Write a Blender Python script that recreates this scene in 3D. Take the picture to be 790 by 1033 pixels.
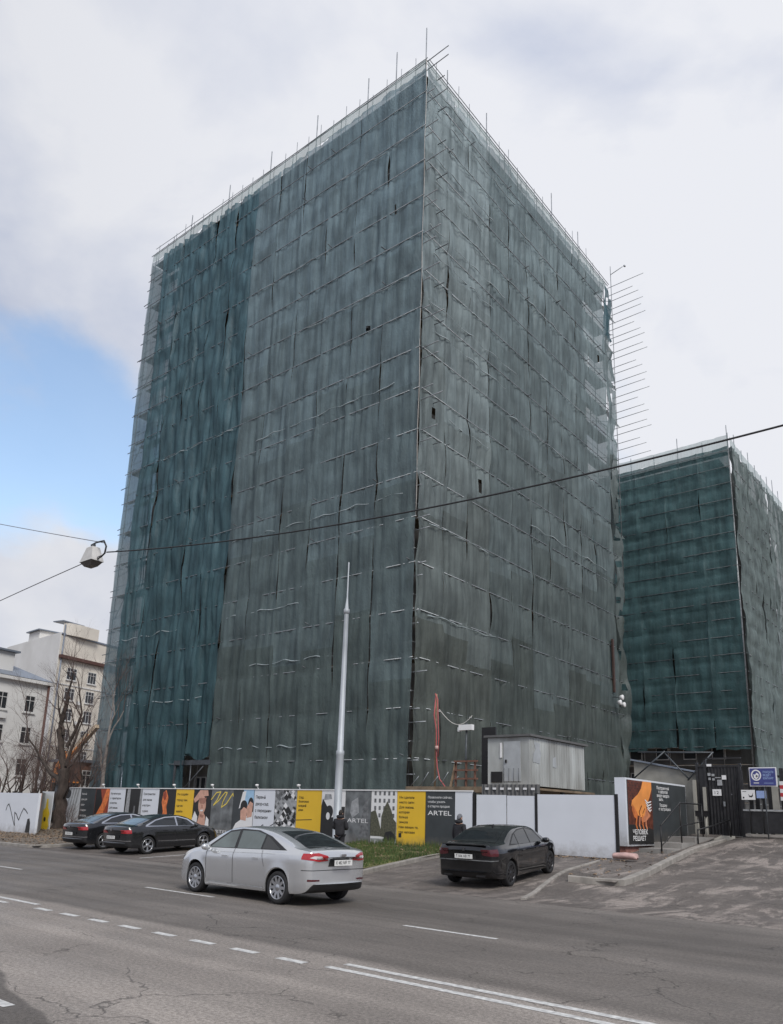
import bpy, bmesh, math, random
from mathutils import Vector, Matrix, noise
R = math.radians
PI = math.pi
rnd = random.Random(7)
for o in list(bpy.data.objects): bpy.data.objects.remove(o)
SC = bpy.context.scene
COL = SC.collection

# ------------------------------------------------------------ camera
cam_d = bpy.data.cameras.new('camera')
cam = bpy.data.objects.new('camera', cam_d); COL.objects.link(cam)
cam_d.sensor_fit = 'VERTICAL'; cam_d.sensor_height = 36.0; cam_d.sensor_width = 27.5
cam_d.lens = 780 / 1033 * 36
cam_d.shift_y = 111.5 / 1033
cam_d.clip_start = .1; cam_d.clip_end = 6000
cam.matrix_world = Matrix(((0.7743510709, 0.1281222399, 0.6196491835, 0),
                           (0.6320141290, -0.2040225953, -0.7476181654, 0),
                           (0.0306359206, 0.9705459661, -0.2389601810, 1.9),
                           (0, 0, 0, 1)))
SC.camera = cam

# ------------------------------------------------------------ light
sun_dir = Vector((.62, -.36, .70)).normalized()          # towards the sun, veiled by cloud
elev = math.asin(sun_dir.z); azim = math.atan2(sun_dir.x, sun_dir.y)
w = bpy.data.worlds.new('World'); SC.world = w; w.use_nodes = True
nt = w.node_tree; nt.nodes.clear()
def N(t, **k):
    n = nt.nodes.new(t)
    for a, b in k.items(): setattr(n, a, b)
    return n
L = nt.links.new
sky = N('ShaderNodeTexSky', sky_type='NISHITA'); sky.sun_disc = False
sky.sun_elevation = elev; sky.sun_rotation = azim; sky.air_density = 1.3; sky.dust_density = .6
bg_sky = N('ShaderNodeBackground'); bg_sky.inputs['Strength'].default_value = .14
L(sky.outputs[0], bg_sky.inputs['Color'])
tc = N('ShaderNodeTexCoord')
def math_node(op, a, b=None, clamp=False):
    n = N('ShaderNodeMath', operation=op); n.use_clamp = clamp
    for i, v in enumerate((a, b)):
        if v is None: continue
        if isinstance(v, (int, float)): n.inputs[i].default_value = v
        else: L(v, n.inputs[i])
    return n.outputs[0]
mp = N('ShaderNodeMapping'); mp.inputs['Scale'].default_value = (1, 1, 1.9); L(tc.outputs['Generated'], mp.inputs[0])
n1 = N('ShaderNodeTexNoise'); n1.inputs['Scale'].default_value = 2.2; n1.inputs['Detail'].default_value = 9; n1.inputs['Roughness'].default_value = .56
n1.inputs['Distortion'].default_value = .3
L(mp.outputs[0], n1.inputs['Vector'])
n2 = N('ShaderNodeTexNoise'); n2.inputs['Scale'].default_value = 2.1; n2.inputs['Detail'].default_value = 9; n2.inputs['Roughness'].default_value = .52; n2.inputs['Distortion'].default_value = .35
mp2 = N('ShaderNodeMapping'); mp2.inputs['Location'].default_value = (3.1, 1.7, .4); mp2.inputs['Scale'].default_value = (1, 1, 1.6)
L(tc.outputs['Generated'], mp2.inputs[0]); L(mp2.outputs[0], n2.inputs['Vector'])
def lobe(d, r0, r1):                                       # 1 near direction d, 0 beyond
    v = N('ShaderNodeVectorMath', operation='DOT_PRODUCT'); v.inputs[1].default_value = Vector(d).normalized()
    nm = N('ShaderNodeVectorMath', operation='NORMALIZE'); L(tc.outputs['Generated'], nm.inputs[0]); L(nm.outputs[0], v.inputs[0])
    m = N('ShaderNodeMapRange', interpolation_type='SMOOTHSTEP'); m.inputs['From Min'].default_value = math.cos(R(r0)); m.inputs['From Max'].default_value = math.cos(R(r1))
    L(v.outputs['Value'], m.inputs['Value']); return m.outputs[0]
hole = math_node('MAXIMUM', lobe((-.85, .345, .39), 11, 1), lobe((-.82, .43, .37), 7, 1))
hn = math_node('ADD', math_node('MULTIPLY', hole, 1.15), math_node('MULTIPLY', math_node('SUBTRACT', n1.outputs[0], .5), -3.2))
cover = N('ShaderNodeMapRange', interpolation_type='SMOOTHSTEP'); cover.inputs['From Min'].default_value = .28; cover.inputs['From Max'].default_value = .98
cover.inputs['To Min'].default_value = 1; cover.inputs['To Max'].default_value = .12
L(hn, cover.inputs['Value'])
cr = N('ShaderNodeValToRGB')
cr.color_ramp.elements[0].position = .43; cr.color_ramp.elements[0].color = (.345, .38, .475, 1)
cr.color_ramp.elements[1].position = .64; cr.color_ramp.elements[1].color = (.54, .55, .585, 1)
glow = lobe((-.19, .74, .65), 50, 4)
L(math_node('ADD', n2.outputs[0], math_node('MULTIPLY', glow, .16)), cr.inputs[0])
bg_cl = N('ShaderNodeBackground'); L(cr.outputs[0], bg_cl.inputs['Color'])
L(math_node('ADD', math_node('MULTIPLY', glow, .10), .90), bg_cl.inputs['Strength'])
mx = N('ShaderNodeMixShader'); L(cover.outputs[0], mx.inputs[0]); L(bg_sky.outputs[0], mx.inputs[1]); L(bg_cl.outputs[0], mx.inputs[2])
out = N('ShaderNodeOutputWorld'); L(mx.outputs[0], out.inputs['Surface'])
sd = bpy.data.lights.new('sun', 'SUN'); sd.energy = 1.5; sd.angle = R(22); sd.color = (1, .96, .9)
so = bpy.data.objects.new('sun', sd); COL.objects.link(so)
so.rotation_euler = sun_dir.to_track_quat('Z', 'Y').to_euler()
SC.view_settings.view_transform = 'Standard'; SC.view_settings.look = 'None'
SC.view_settings.exposure = .62; SC.view_settings.gamma = 1; SC.view_settings.use_curve_mapping = False
SC.cycles.transparent_max_bounces = 16

# ------------------------------------------------------------ materials
MAT = {}
def mat(name, col, rough=.7, metal=0, var=.12, scale=4, bump=0, bscale=40, stretch=(1, 1, 1), emit=None, spec=.5, coat=0, dirt=None, alpha=1):
    m = bpy.data.materials.new(name); m.use_nodes = True; MAT[name] = m
    t = m.node_tree; b = t.nodes['Principled BSDF']
    b.inputs['Roughness'].default_value = rough; b.inputs['Metallic'].default_value = metal
    b.inputs['Specular IOR Level'].default_value = spec
    if coat: b.inputs['Coat Weight'].default_value = coat; b.inputs['Coat Roughness'].default_value = .05
    c = t.nodes.new('ShaderNodeTexCoord'); mpn = t.nodes.new('ShaderNodeMapping'); mpn.inputs['Scale'].default_value = stretch
    t.links.new(c.outputs['Object'], mpn.inputs[0])
    n = t.nodes.new('ShaderNodeTexNoise'); n.inputs['Scale'].default_value = scale; n.inputs['Detail'].default_value = 6
    t.links.new(mpn.outputs[0], n.inputs['Vector'])
    r = t.nodes.new('ShaderNodeValToRGB'); r.color_ramp.elements[0].position = .3; r.color_ramp.elements[1].position = .7
    dk = dirt if dirt else [x * (1 - var) for x in col]
    r.color_ramp.elements[0].color = (*dk, 1)
    r.color_ramp.elements[1].color = (*[min(1, x * (1 + var)) for x in col], 1)
    t.links.new(n.outputs[0], r.inputs[0]); t.links.new(r.outputs[0], b.inputs['Base Color'])
    if bump:
        n3 = t.nodes.new('ShaderNodeTexNoise'); n3.inputs['Scale'].default_value = bscale; n3.inputs['Detail'].default_value = 4
        t.links.new(c.outputs['Object'], n3.inputs['Vector'])
        bm_ = t.nodes.new('ShaderNodeBump'); bm_.inputs['Strength'].default_value = bump; bm_.inputs['Distance'].default_value = .02
        t.links.new(n3.outputs[0], bm_.inputs['Height']); t.links.new(bm_.outputs[0], b.inputs['Normal'])
    if name in ('panel_white', 'panel_yellow', 'panel_dark', 'panel_stone', 'panel_white_dirty'):
        sp = t.nodes.new('ShaderNodeSeparateXYZ'); t.links.new(c.outputs['Object'], sp.inputs[0])
        mr = t.nodes.new('ShaderNodeMapRange'); mr.inputs['From Min'].default_value = 1.0; mr.inputs['From Max'].default_value = -.1; t.links.new(sp.outputs[2], mr.inputs['Value'])
        ns = t.nodes.new('ShaderNodeTexNoise'); ns.inputs['Scale'].default_value = 3; ns.inputs['Detail'].default_value = 9; ns.inputs['Roughness'].default_value = .7; t.links.new(c.outputs['Object'], ns.inputs['Vector'])
        mm = t.nodes.new('ShaderNodeMath'); mm.operation = 'MULTIPLY'; t.links.new(mr.outputs[0], mm.inputs[0]); t.links.new(ns.outputs[0], mm.inputs[1])
        m4 = t.nodes.new('ShaderNodeMapRange'); m4.inputs['From Min'].default_value = .18; m4.inputs['From Max'].default_value = .55; m4.inputs['To Max'].default_value = .7; t.links.new(mm.outputs[0], m4.inputs['Value'])
        mc = t.nodes.new('ShaderNodeMixRGB'); mc.inputs[2].default_value = (.20, .175, .15, 1); t.links.new(m4.outputs[0], mc.inputs[0]); t.links.new(r.outputs[0], mc.inputs[1]); t.links.new(mc.outputs[0], b.inputs['Base Color'])
    if emit: b.inputs['Emission Color'].default_value = (*col, 1); b.inputs['Emission Strength'].default_value = emit
    return m

def net_mat(name, col, opacity, trans=.14, col2=None):
    m = bpy.data.materials.new(name); m.use_nodes = True; MAT[name] = m
    t = m.node_tree; t.nodes.clear(); l = t.links.new
    nn = lambda k: t.nodes.new(k)
    c = nn('ShaderNodeTexCoord')
    mpn = nn('ShaderNodeMapping'); mpn.inputs['Scale'].default_value = (1.6, 1.6, .12); l(c.outputs['Object'], mpn.inputs[0])
    streak = nn('ShaderNodeTexNoise'); streak.inputs['Scale'].default_value = 1.6; streak.inputs['Detail'].default_value = 7; streak.inputs['Roughness'].default_value = .62
    l(mpn.outputs[0], streak.inputs['Vector'])
    blot = nn('ShaderNodeTexNoise'); blot.inputs['Scale'].default_value = .55; blot.inputs['Detail'].default_value = 5
    l(c.outputs['Object'], blot.inputs['Vector'])
    add = nn('ShaderNodeMath'); add.operation = 'MULTIPLY_ADD'; add.inputs[1].default_value = .55
    l(streak.outputs[0], add.inputs[0])
    s2 = nn('ShaderNodeMath'); s2.operation = 'MULTIPLY'; s2.inputs[1].default_value = .45; l(blot.outputs[0], s2.inputs[0]); l(s2.outputs[0], add.inputs[2])
    rr = nn('ShaderNodeValToRGB'); e = rr.color_ramp.elements; e[0].position = .40; e[1].position = .60
    a = col2 or [x * .72 for x in col]
    e[0].color = (*a, 1); e[1].color = (*[x * 1.18 for x in col], 1)
    l(add.outputs[0], rr.inputs[0])
    # fine weave and creases
    w1 = nn('ShaderNodeTexNoise'); w1.inputs['Scale'].default_value = 7; w1.inputs['Detail'].default_value = 6; w1.inputs['Distortion'].default_value = 1.0
    mp3 = nn('ShaderNodeMapping'); mp3.inputs['Scale'].default_value = (1, 1, .45); l(c.outputs['Object'], mp3.inputs[0]); l(mp3.outputs[0], w1.inputs['Vector'])
    bp = nn('ShaderNodeBump'); bp.inputs['Strength'].default_value = .85; bp.inputs['Distance'].default_value = .06; l(w1.outputs[0], bp.inputs['Height'])
    d = nn('ShaderNodeBsdfDiffuse'); l(rr.outputs[0], d.inputs['Color']); l(bp.outputs[0], d.inputs['Normal'])
    tr = nn('ShaderNodeBsdfTranslucent'); l(rr.outputs[0], tr.inputs['Color'])
    g = nn('ShaderNodeBsdfGlossy'); g.inputs['Roughness'].default_value = .5; g.inputs['Color'].default_value = (.6, .65, .7, 1); l(bp.outputs[0], g.inputs['Normal'])
    m1 = nn('ShaderNodeMixShader'); m1.inputs[0].default_value = trans; l(d.outputs[0], m1.inputs[1]); l(tr.outputs[0], m1.inputs[2])
    m2 = nn('ShaderNodeMixShader'); m2.inputs[0].default_value = .05; l(m1.outputs[0], m2.inputs[1]); l(g.outputs[0], m2.inputs[2])
    tp = nn('ShaderNodeBsdfTransparent')
    op = nn('ShaderNodeMath'); op.operation = 'MULTIPLY_ADD'; op.inputs[1].default_value = .30; op.inputs[2].default_value = opacity - .15; op.use_clamp = True
    l(add.outputs[0], op.inputs[0])
    m3 = nn('ShaderNodeMixShader'); l(op.outputs[0], m3.inputs[0]); l(tp.outputs[0], m3.inputs[1]); l(m2.outputs[0], m3.inputs[2])
    o = nn('ShaderNodeOutputMaterial'); l(m3.outputs[0], o.inputs['Surface'])
    return m

def net_tiers(name, top, bot, o0, o1):  # sheets differ in colour, and the light falloff down the face is painted in
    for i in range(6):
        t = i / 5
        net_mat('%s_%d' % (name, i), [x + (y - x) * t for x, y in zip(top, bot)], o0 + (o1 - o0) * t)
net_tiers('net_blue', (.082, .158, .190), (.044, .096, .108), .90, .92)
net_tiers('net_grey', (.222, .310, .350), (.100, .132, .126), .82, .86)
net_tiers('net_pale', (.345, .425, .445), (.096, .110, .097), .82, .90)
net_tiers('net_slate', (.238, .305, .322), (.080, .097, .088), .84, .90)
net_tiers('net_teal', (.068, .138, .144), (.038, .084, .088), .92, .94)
net_mat('net_teal_side', (.165, .205, .200), .90)
net_mat('net_end', (.16, .23, .26), .66)
net_mat('net_light', (.50, .62, .60), .62, .6)

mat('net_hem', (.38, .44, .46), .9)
mat('steel', (.32, .34, .36), .45, .7, .3, 3)
mat('steel_dark', (.10, .11, .12), .5, .6, .3, 3)
mat('plank', (.20, .15, .10), .8, 0, .4, 2)
mat('concrete', (.26, .25, .235), .9, 0, .25, .8, .4, 12)
mat('concrete_dark', (.11, .11, .108), .9, 0, .3, .6, .3, 12)
mat('window_dark', (.03, .035, .04), .15, 0, .1, 2)
mat('window_frame', (.66, .66, .65), .5, 0, .05, 2)
mat('white_wall', (.74, .74, .73), .85, 0, .05, .25, .15, 10, dirt=(.64, .635, .62))
mat('cream_wall', (.74, .69, .61), .85, 0, .08, .3, .15, 10)
mat('trim_dark', (.10, .045, .035), .6)
mat('roof_grey', (.22, .25, .30), .5, .3, .15, 1)
mat('black', (.012, .012, .013), .5, 0, .2)
mat('black_gate', (.02, .02, .022), .42, 0, .4, 6)
mat('panel_white', (.70, .73, .78), .42, 0, .035, .9, .05, 3)
mat('panel_white_dirty', (.60, .62, .64), .6, 0, .10, 1.2)
mat('panel_dark', (.045, .052, .056), .45, 0, .15, 2)
mat('panel_stone', (.14, .15, .155), .5, 0, .55, 2.0)
mat('panel_yellow', (.80, .50, .03), .45, 0, .04, 1)
mat('ink_black', (.02, .02, .02), .5)
mat('ink_white', (.78, .78, .78), .5, 0, .03)
mat('ink_grey', (.33, .34, .35), .5, 0, .3, 6)
mat('ink_midgrey', (.15, .155, .16), .5, 0, .5, 6)
mat('ink_orange', (.72, .20, .06), .5, 0, .35, 5)
mat('ink_orange_dark', (.30, .06, .03), .5, 0, .35, 5)
mat('poster_brown', (.11, .03, .016), .5, 0, .5, 6)
mat('poster_orange', (.80, .30, .07), .5, 0, .2, 1.5)
mat('poster_orange_deep', (.55, .16, .045), .5, 0, .3, 3)
mat('poster_skin', (.58, .22, .11), .5, 0, .3, 4)
mat('ink_skin', (.62, .36, .27), .5, 0, .15, 5)
mat('ink_skin_dark', (.38, .19, .14), .5, 0, .2, 5)
mat('ink_sky', (.35, .55, .75), .5, 0, .1)
mat('ink_green', (.03, .08, .05), .5, 0, .3)
mat('ink_leaf', (.09, .09, .06), .5, 0, .5, 14)
mat('ink_yellow', (.80, .62, .10), .5)
mat('ink_blue', (.05, .06, .22), .4, 0, .1)
mat('ink_light_blue', (.28, .38, .65), .4, 0, .15, 30)
mat('ink_red', (.5, .05, .06), .4)
mat('kerb_stone', (.29, .27, .245), .9, 0, .25, 3, .5, 30)
mat('dirt', (.135, .105, .08), .95, 0, .45, 1.6, .8, 14)
mat('leaf_litter', (.15, .125, .10), .95, 0, .4, 5, .35, 30)
mat('grass_a', (.055, .095, .022), .8, 0, .4, 2)
mat('grass_b', (.14, .13, .05), .8, 0, .4, 2)
mat('fallen_leaf', (.22, .155, .10), .8, 0, .5, 8)
mat('paint_white', (.66, .66, .64), .7, 0, .12, 14, .2, 60, dirt=(.36, .355, .35))
mat('bark', (.055, .042, .035), .95, 0, .4, 8, .8, 30, (1, 1, .3))
mat('twig', (.10, .070, .062), .9, 0, .35, 3)
mat('pale_bark', (.22, .20, .185), .9, 0, .3, 3)
mat('rubber', (.018, .018, .019), .8, 0, .2, 20)
mat('alloy', (.52, .53, .55), .3, .9, .08, 5)
mat('alloy_dark', (.07, .07, .075), .35, .8, .1, 5)
mat('paint_silver', (.64, .65, .66), .27, .68, .02, 3, coat=1)
mat('paint_graphite', (.022, .023, .026), .22, .35, .05, 3, coat=.9)
mat('paint_black', (.004, .0045, .006), .10, 0, .05, 3, coat=.8)
mat('glass_dark', (.012, .014, .016), .06, 0, .1, 1, spec=.8)
mat('glass_mid', (.10, .125, .125), .06, 0, .4, 1.2, spec=.8)
mat('lamp_red', (.40, .015, .02), .15, 0, .1, 9, coat=1)
mat('lamp_red_dark', (.08, .006, .012), .15, 0, .1, 9, coat=1)
mat('lamp_clear', (.65, .62, .62), .15, 0, .1, 9, coat=1)
mat('chrome', (.6, .6, .62), .15, 1, .03)
mat('plastic_black', (.02, .02, .021), .55, 0, .15)
mat('plate', (.72, .72, .70), .4, 0, .03)
mat('jacket', (.018, .018, .022), .75, 0, .3, 5, .6, 18)
mat('trousers', (.022, .022, .028), .85, 0, .2, 6)
mat('skin', (.50, .30, .22), .6, 0, .05)
mat('hair', (.02, .014, .01), .7, 0, .3, 20)
mat('cap_grey', (.14, .145, .16), .8, 0, .3, 20)
mat('shed_metal', (.42, .44, .43), .55, .15, .3, 1.1, .2, 8, (1, 1, .25), dirt=(.25, .25, .235))
mat('shed_door', (.42, .44, .45), .5, .2, .12, 2)
mat('shed_roof', (.12, .12, .12), .7)
mat('timber_red', (.17, .085, .06), .85, 0, .3, 4)
mat('timber', (.28, .20, .13), .85, 0, .3, 4)
mat('hose_red', (.45, .10, .10), .5, 0, .1)
mat('rope_white', (.55, .53, .50), .8)
mat('galvanised', (.42, .45, .48), .55, .25, .22, 2.5, 0, 1, (1, 1, .3))
mat('cable', (.02, .02, .022), .6)
mat('wire_grey', (.20, .20, .22), .6)
mat('lamp_shell', (.55, .54, .52), .5, 0, .1)
mat('lamp_lens', (.10, .09, .085), .25)
mat('excavator_orange', (.62, .22, .05), .5, 0, .15)
mat('boom_cream', (.62, .50, .36), .5, 0, .15)
mat('pink_wrap', (.50, .33, .30), .6, 0, .2, 6)
mat('brick_pink', (.30, .14, .115), .9, 0, .3, 3, .5, 20)
mat('booth_wall', (.32, .31, .275), .8, 0, .2, 1.3, .2, 10)
mat('yellow_paint', (.75, .55, .04), .5)
mat('hoist_brown', (.07, .04, .032), .6, .2, .3)

def asphalt(name, base, road=False, drive=False):
    m = bpy.data.materials.new(name); m.use_nodes = True; MAT[name] = m
    t = m.node_tree; l = t.links.new; b = t.nodes['Principled BSDF']; nn = lambda k: t.nodes.new(k)
    c = nn('ShaderNodeTexCoord')
    def noi(scale, det=6, rough=.6, st=(1, 1, 1), dist=0):
        q = nn('ShaderNodeMapping'); q.inputs['Scale'].default_value = st; l(c.outputs['Object'], q.inputs[0])
        n = nn('ShaderNodeTexNoise'); n.inputs['Scale'].default_value = scale; n.inputs['Detail'].default_value = det; n.inputs['Roughness'].default_value = rough
        n.inputs['Distortion'].default_value = dist; l(q.outputs[0], n.inputs['Vector']); return n.outputs[0]
    def ramp(v, p0, p1, c0, c1):
        r = nn('ShaderNodeMapRange'); r.interpolation_type = 'SMOOTHSTEP'
        for i, x in (('From Min', p0), ('From Max', p1), ('To Min', c0), ('To Max', c1)): r.inputs[i].default_value = x
        l(v, r.inputs['Value']); return r.outputs[0]
    def M(op, a, b2):
        n = nn('ShaderNodeMath'); n.operation = op
        for i, v in enumerate((a, b2)):
            if isinstance(v, (int, float)): n.inputs[i].default_value = v
            else: l(v, n.inputs[i])
        return n.outputs[0]
    val = M('MULTIPLY', ramp(noi(.35, 5), .3, .7, .86, 1.14), ramp(noi(22, 5, .85), .32, .68, .60, 1.42))
    val = M('MULTIPLY', val, ramp(noi(95, 2, .9), .35, .68, .72, 1.32))
    val = M('MULTIPLY', val, ramp(noi(1.0, 5, .6, (.05, 1.4, 1)), .34, .66, .86, 1.12))
    sep = nn('ShaderNodeSeparateXYZ'); l(c.outputs['Object'], sep.inputs[0])
    if road:
        wob = M('ADD', sep.outputs[1], M('MULTIPLY', noi(.5, 3), .5))
        lane = ramp(wob, 8.3, 8.6, 1.0, .56)                       # newer, darker surfacing on the far lanes
        band = ramp(wob, 12.2, 12.9, 1.0, .84)
        edge = ramp(wob, 15.6, 16.6, 1.0, 1.35)
        near = ramp(M('ADD', wob, M('MULTIPLY', sep.outputs[0], .28)), 2.15, 2.22, .48, 1.0)
        for k in (lane, band, edge, near): val = M('MULTIPLY', val, k)
    if drive:
        dry = M('MULTIPLY', ramp(noi(1.5, 10, .74, (1, .30, 1), .5), .47, .56, .0, 1.0), ramp(noi(.4, 3), .38, .56, .25, 1.0))
        dry = M('MULTIPLY', dry, ramp(M('ADD', sep.outputs[0], M('MULTIPLY', sep.outputs[1], -.08)), -17, -10.5, .35, 1.0))
        val = M('MULTIPLY', val, M('ADD', M('MULTIPLY', dry, 1.15), .84))
    # cracks
    vo = nn('ShaderNodeTexVoronoi'); vo.feature = 'DISTANCE_TO_EDGE'; vo.inputs['Scale'].default_value = .55
    q = nn('ShaderNodeMixRGB'); q.blend_type = 'LINEAR_LIGHT'; q.inputs[0].default_value = .35
    nz = nn('ShaderNodeTexNoise'); nz.inputs['Scale'].default_value = 2.2; nz.inputs['Detail'].default_value = 7; l(c.outputs['Object'], nz.inputs['Vector'])
    l(c.outputs['Object'], q.inputs[1]); l(nz.outputs['Color'], q.inputs[2]); l(q.outputs[0], vo.inputs['Vector'])
    crk = ramp(vo.outputs['Distance'], .001, .009, 1, 0)
    crk = M('MULTIPLY', crk, ramp(noi(.38, 3), .46, .54, 0, 1))
    val = M('MULTIPLY', val, M('SUBTRACT', 1.0, M('MULTIPLY', crk, .58)))
    mixc = nn('ShaderNodeVectorMath'); mixc.operation = 'SCALE'; mixc.inputs[0].default_value = base; l(val, mixc.inputs['Scale'])
    l(mixc.outputs[0], b.inputs['Base Color'])
    l(ramp(noi(.8, 5, .6, (.5, 1, 1)), .35, .65, .62, .85), b.inputs['Roughness'])
    bp = nn('ShaderNodeBump'); bp.inputs['Strength'].default_value = .55; bp.inputs['Distance'].default_value = .012
    l(M('SUBTRACT', noi(60, 4, .8), crk), bp.inputs['Height']); l(bp.outputs[0], b.inputs['Normal'])
asphalt('asphalt', (.270, .240, .215), road=True)
asphalt('asphalt_yard', (.140, .121, .108), drive=True)

# ------------------------------------------------------------ mesh helpers
def setp(o, label=None, cat=None, group=None, kind=None):
    if label: o['label'] = label
    if cat: o['category'] = cat
    if group: o['group'] = group
    if kind: o['kind'] = kind
    return o
def thing(name, label, cat, loc=(0, 0, 0), rot=0, group=None):
    if cat == 'person': group = 'people at the hoarding'
    o = bpy.data.objects.new(name, None); COL.objects.link(o); o.location = loc; o.rotation_euler = (0, 0, rot)
    o.empty_display_size = .2
    return setp(o, label, cat, group)
def copy_tree(o, parent=None):
    c = o.copy(); COL.objects.link(c)
    if parent is not None: c.parent = parent
    for ch in list(o.children): copy_tree(ch, c)
    return c
class MB:
    def __init__(s): s.v = []; s.f = []; s.m = []; s.sm = []
    def add(s, vs, fs, mi=0, sm=False):
        n = len(s.v); s.v += [tuple(p) for p in vs]
        for f in fs: s.f.append([i + n for i in f]); s.m.append(mi); s.sm.append(sm)
        return s
    def box(s, a, b, mi=0):
        x0, y0, z0 = a; x1, y1, z1 = b
        return s.add([(x0, y0, z0), (x1, y0, z0), (x1, y1, z0), (x0, y1, z0), (x0, y0, z1), (x1, y0, z1), (x1, y1, z1), (x0, y1, z1)],
                     [(0, 3, 2, 1), (4, 5, 6, 7), (0, 1, 5, 4), (1, 2, 6, 5), (2, 3, 7, 6), (3, 0, 4, 7)], mi)
    def tube(s, p, q, r, n=6, r2=None, mi=0, cap=True):
        p = Vector(p); q = Vector(q); d = q - p
        if d.length < 1e-6: return s
        d.normalize(); a = d.orthogonal().normalized(); b = d.cross(a); r2 = r if r2 is None else r2
        vs = [p + (a * math.cos(2 * PI * i / n) + b * math.sin(2 * PI * i / n)) * r for i in range(n)]
        vs += [q + (a * math.cos(2 * PI * i / n) + b * math.sin(2 * PI * i / n)) * r2 for i in range(n)]
        fs = [(i, (i + 1) % n, n + (i + 1) % n, n + i) for i in range(n)]
        s.add(vs, fs, mi, n > 4)
        if cap: k = len(s.v) - 2 * n; s.f.append([k + i for i in reversed(range(n))]); s.m.append(mi); s.sm.append(False); s.f.append([k + n + i for i in range(n)]); s.m.append(mi); s.sm.append(False)
        return s
    def sweep(s, pts, rad, n=6, mi=0, rn=None):
        pts = [Vector(p) for p in pts]; m = len(pts); vs = []; a = None
        for i in range(m):
            d = (pts[min(i + 1, m - 1)] - pts[max(i - 1, 0)]).normalized()
            a = d.orthogonal().normalized() if a is None else (a - d * a.dot(d)).normalized()
            b = d.cross(a); r_ = rad(i / (m - 1))
            for k in range(n):
                q = r_ * (1 if rn is None else rn(i, k))
                vs.append(pts[i] + (a * math.cos(2 * PI * k / n) + b * math.sin(2 * PI * k / n)) * q)
        fs = [(i * n + k, i * n + (k + 1) % n, (i + 1) * n + (k + 1) % n, (i + 1) * n + k) for i in range(m - 1) for k in range(n)]
        s.add(vs, fs, mi, n > 4); e = len(s.v) - m * n
        s.f.append([e + k for k in reversed(range(n))]); s.m.append(mi); s.sm.append(False)
        s.f.append([e + (m - 1) * n + k for k in range(n)]); s.m.append(mi); s.sm.append(False)
        return s
    def path(s, pts, r, n=6, mi=0, r2=None):
        return s.sweep(pts, (lambda t: r if r2 is None else r + (r2 - r) * t), n, mi)
    def grid(s, fn, nu, nv, mi=0, sm=True):
        vs = [fn(i / nu, j / nv) for j in range(nv + 1) for i in range(nu + 1)]
        fs = [(j * (nu + 1) + i, j * (nu + 1) + i + 1, (j + 1) * (nu + 1) + i + 1, (j + 1) * (nu + 1) + i) for j in range(nv) for i in range(nu)]
        return s.add(vs, fs, mi, sm)
    def lathe(s, prof, c=(0, 0, 0), axis='z', n=24, mi=0, sm=True):
        vs = []
        for r, h in prof:
            for i in range(n):
                a = 2 * PI * i / n; x, y = r * math.cos(a), r * math.sin(a)
                p = (x, y, h) if axis == 'z' else ((x, h, y) if axis == 'y' else (h, x, y))
                vs.append((p[0] + c[0], p[1] + c[1], p[2] + c[2]))
        fs = [(j * n + i, j * n + (i + 1) % n, (j + 1) * n + (i + 1) % n, (j + 1) * n + i) for j in range(len(prof) - 1) for i in range(n)]
        return s.add(vs, fs, mi, sm)
    def prism(s, poly, dirv, mi=0):                         # poly: 3D points in a plane, extruded by dirv
        n = len(poly); d = Vector(dirv); vs = [Vector(p) for p in poly] + [Vector(p) + d for p in poly]
        return s.add(vs, [list(reversed(range(n))), list(range(n, 2 * n))] + [(i, (i + 1) % n, n + (i + 1) % n, n + i) for i in range(n)], mi)
    def build(s, name, mats, parent=None, off=None, fix=False):
        me = bpy.data.meshes.new(name)
        off = Vector(off) if off is not None else Vector((0, 0, 0))
        me.from_pydata([Vector(p) - off for p in s.v], [], s.f)
        for mm in ([mats] if isinstance(mats, str) else mats): me.materials.append(MAT[mm])
        me.polygons.foreach_set('material_index', s.m); me.polygons.foreach_set('use_smooth', s.sm)
        me.update()
        if fix:
            b = bmesh.new(); b.from_mesh(me); bmesh.ops.remove_doubles(b, verts=b.verts, dist=1e-5); bmesh.ops.recalc_face_normals(b, faces=b.faces); b.to_mesh(me); b.free()
        o = bpy.data.objects.new(name, me); COL.objects.link(o)
        if parent is not None: o.parent = parent
        return o
_tc = {}
def text_geo(txt, bold=0):
    k = (txt, bold)
    if k in _tc: return _tc[k]
    c = bpy.data.curves.new('t', 'FONT'); c.body = txt; c.size = 1; c.resolution_u = 2; c.offset = bold
    o = bpy.data.objects.new('t', c); COL.objects.link(o); bpy.context.view_layer.update()
    me = o.evaluated_get(bpy.context.evaluated_depsgraph_get()).to_mesh()
    vs = [(v.co.x, v.co.y) for v in me.vertices]; fs = [tuple(p.vertices) for p in me.polygons]
    bpy.data.objects.remove(o); bpy.data.curves.remove(c)
    _tc[k] = (vs, fs); return _tc[k]
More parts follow.
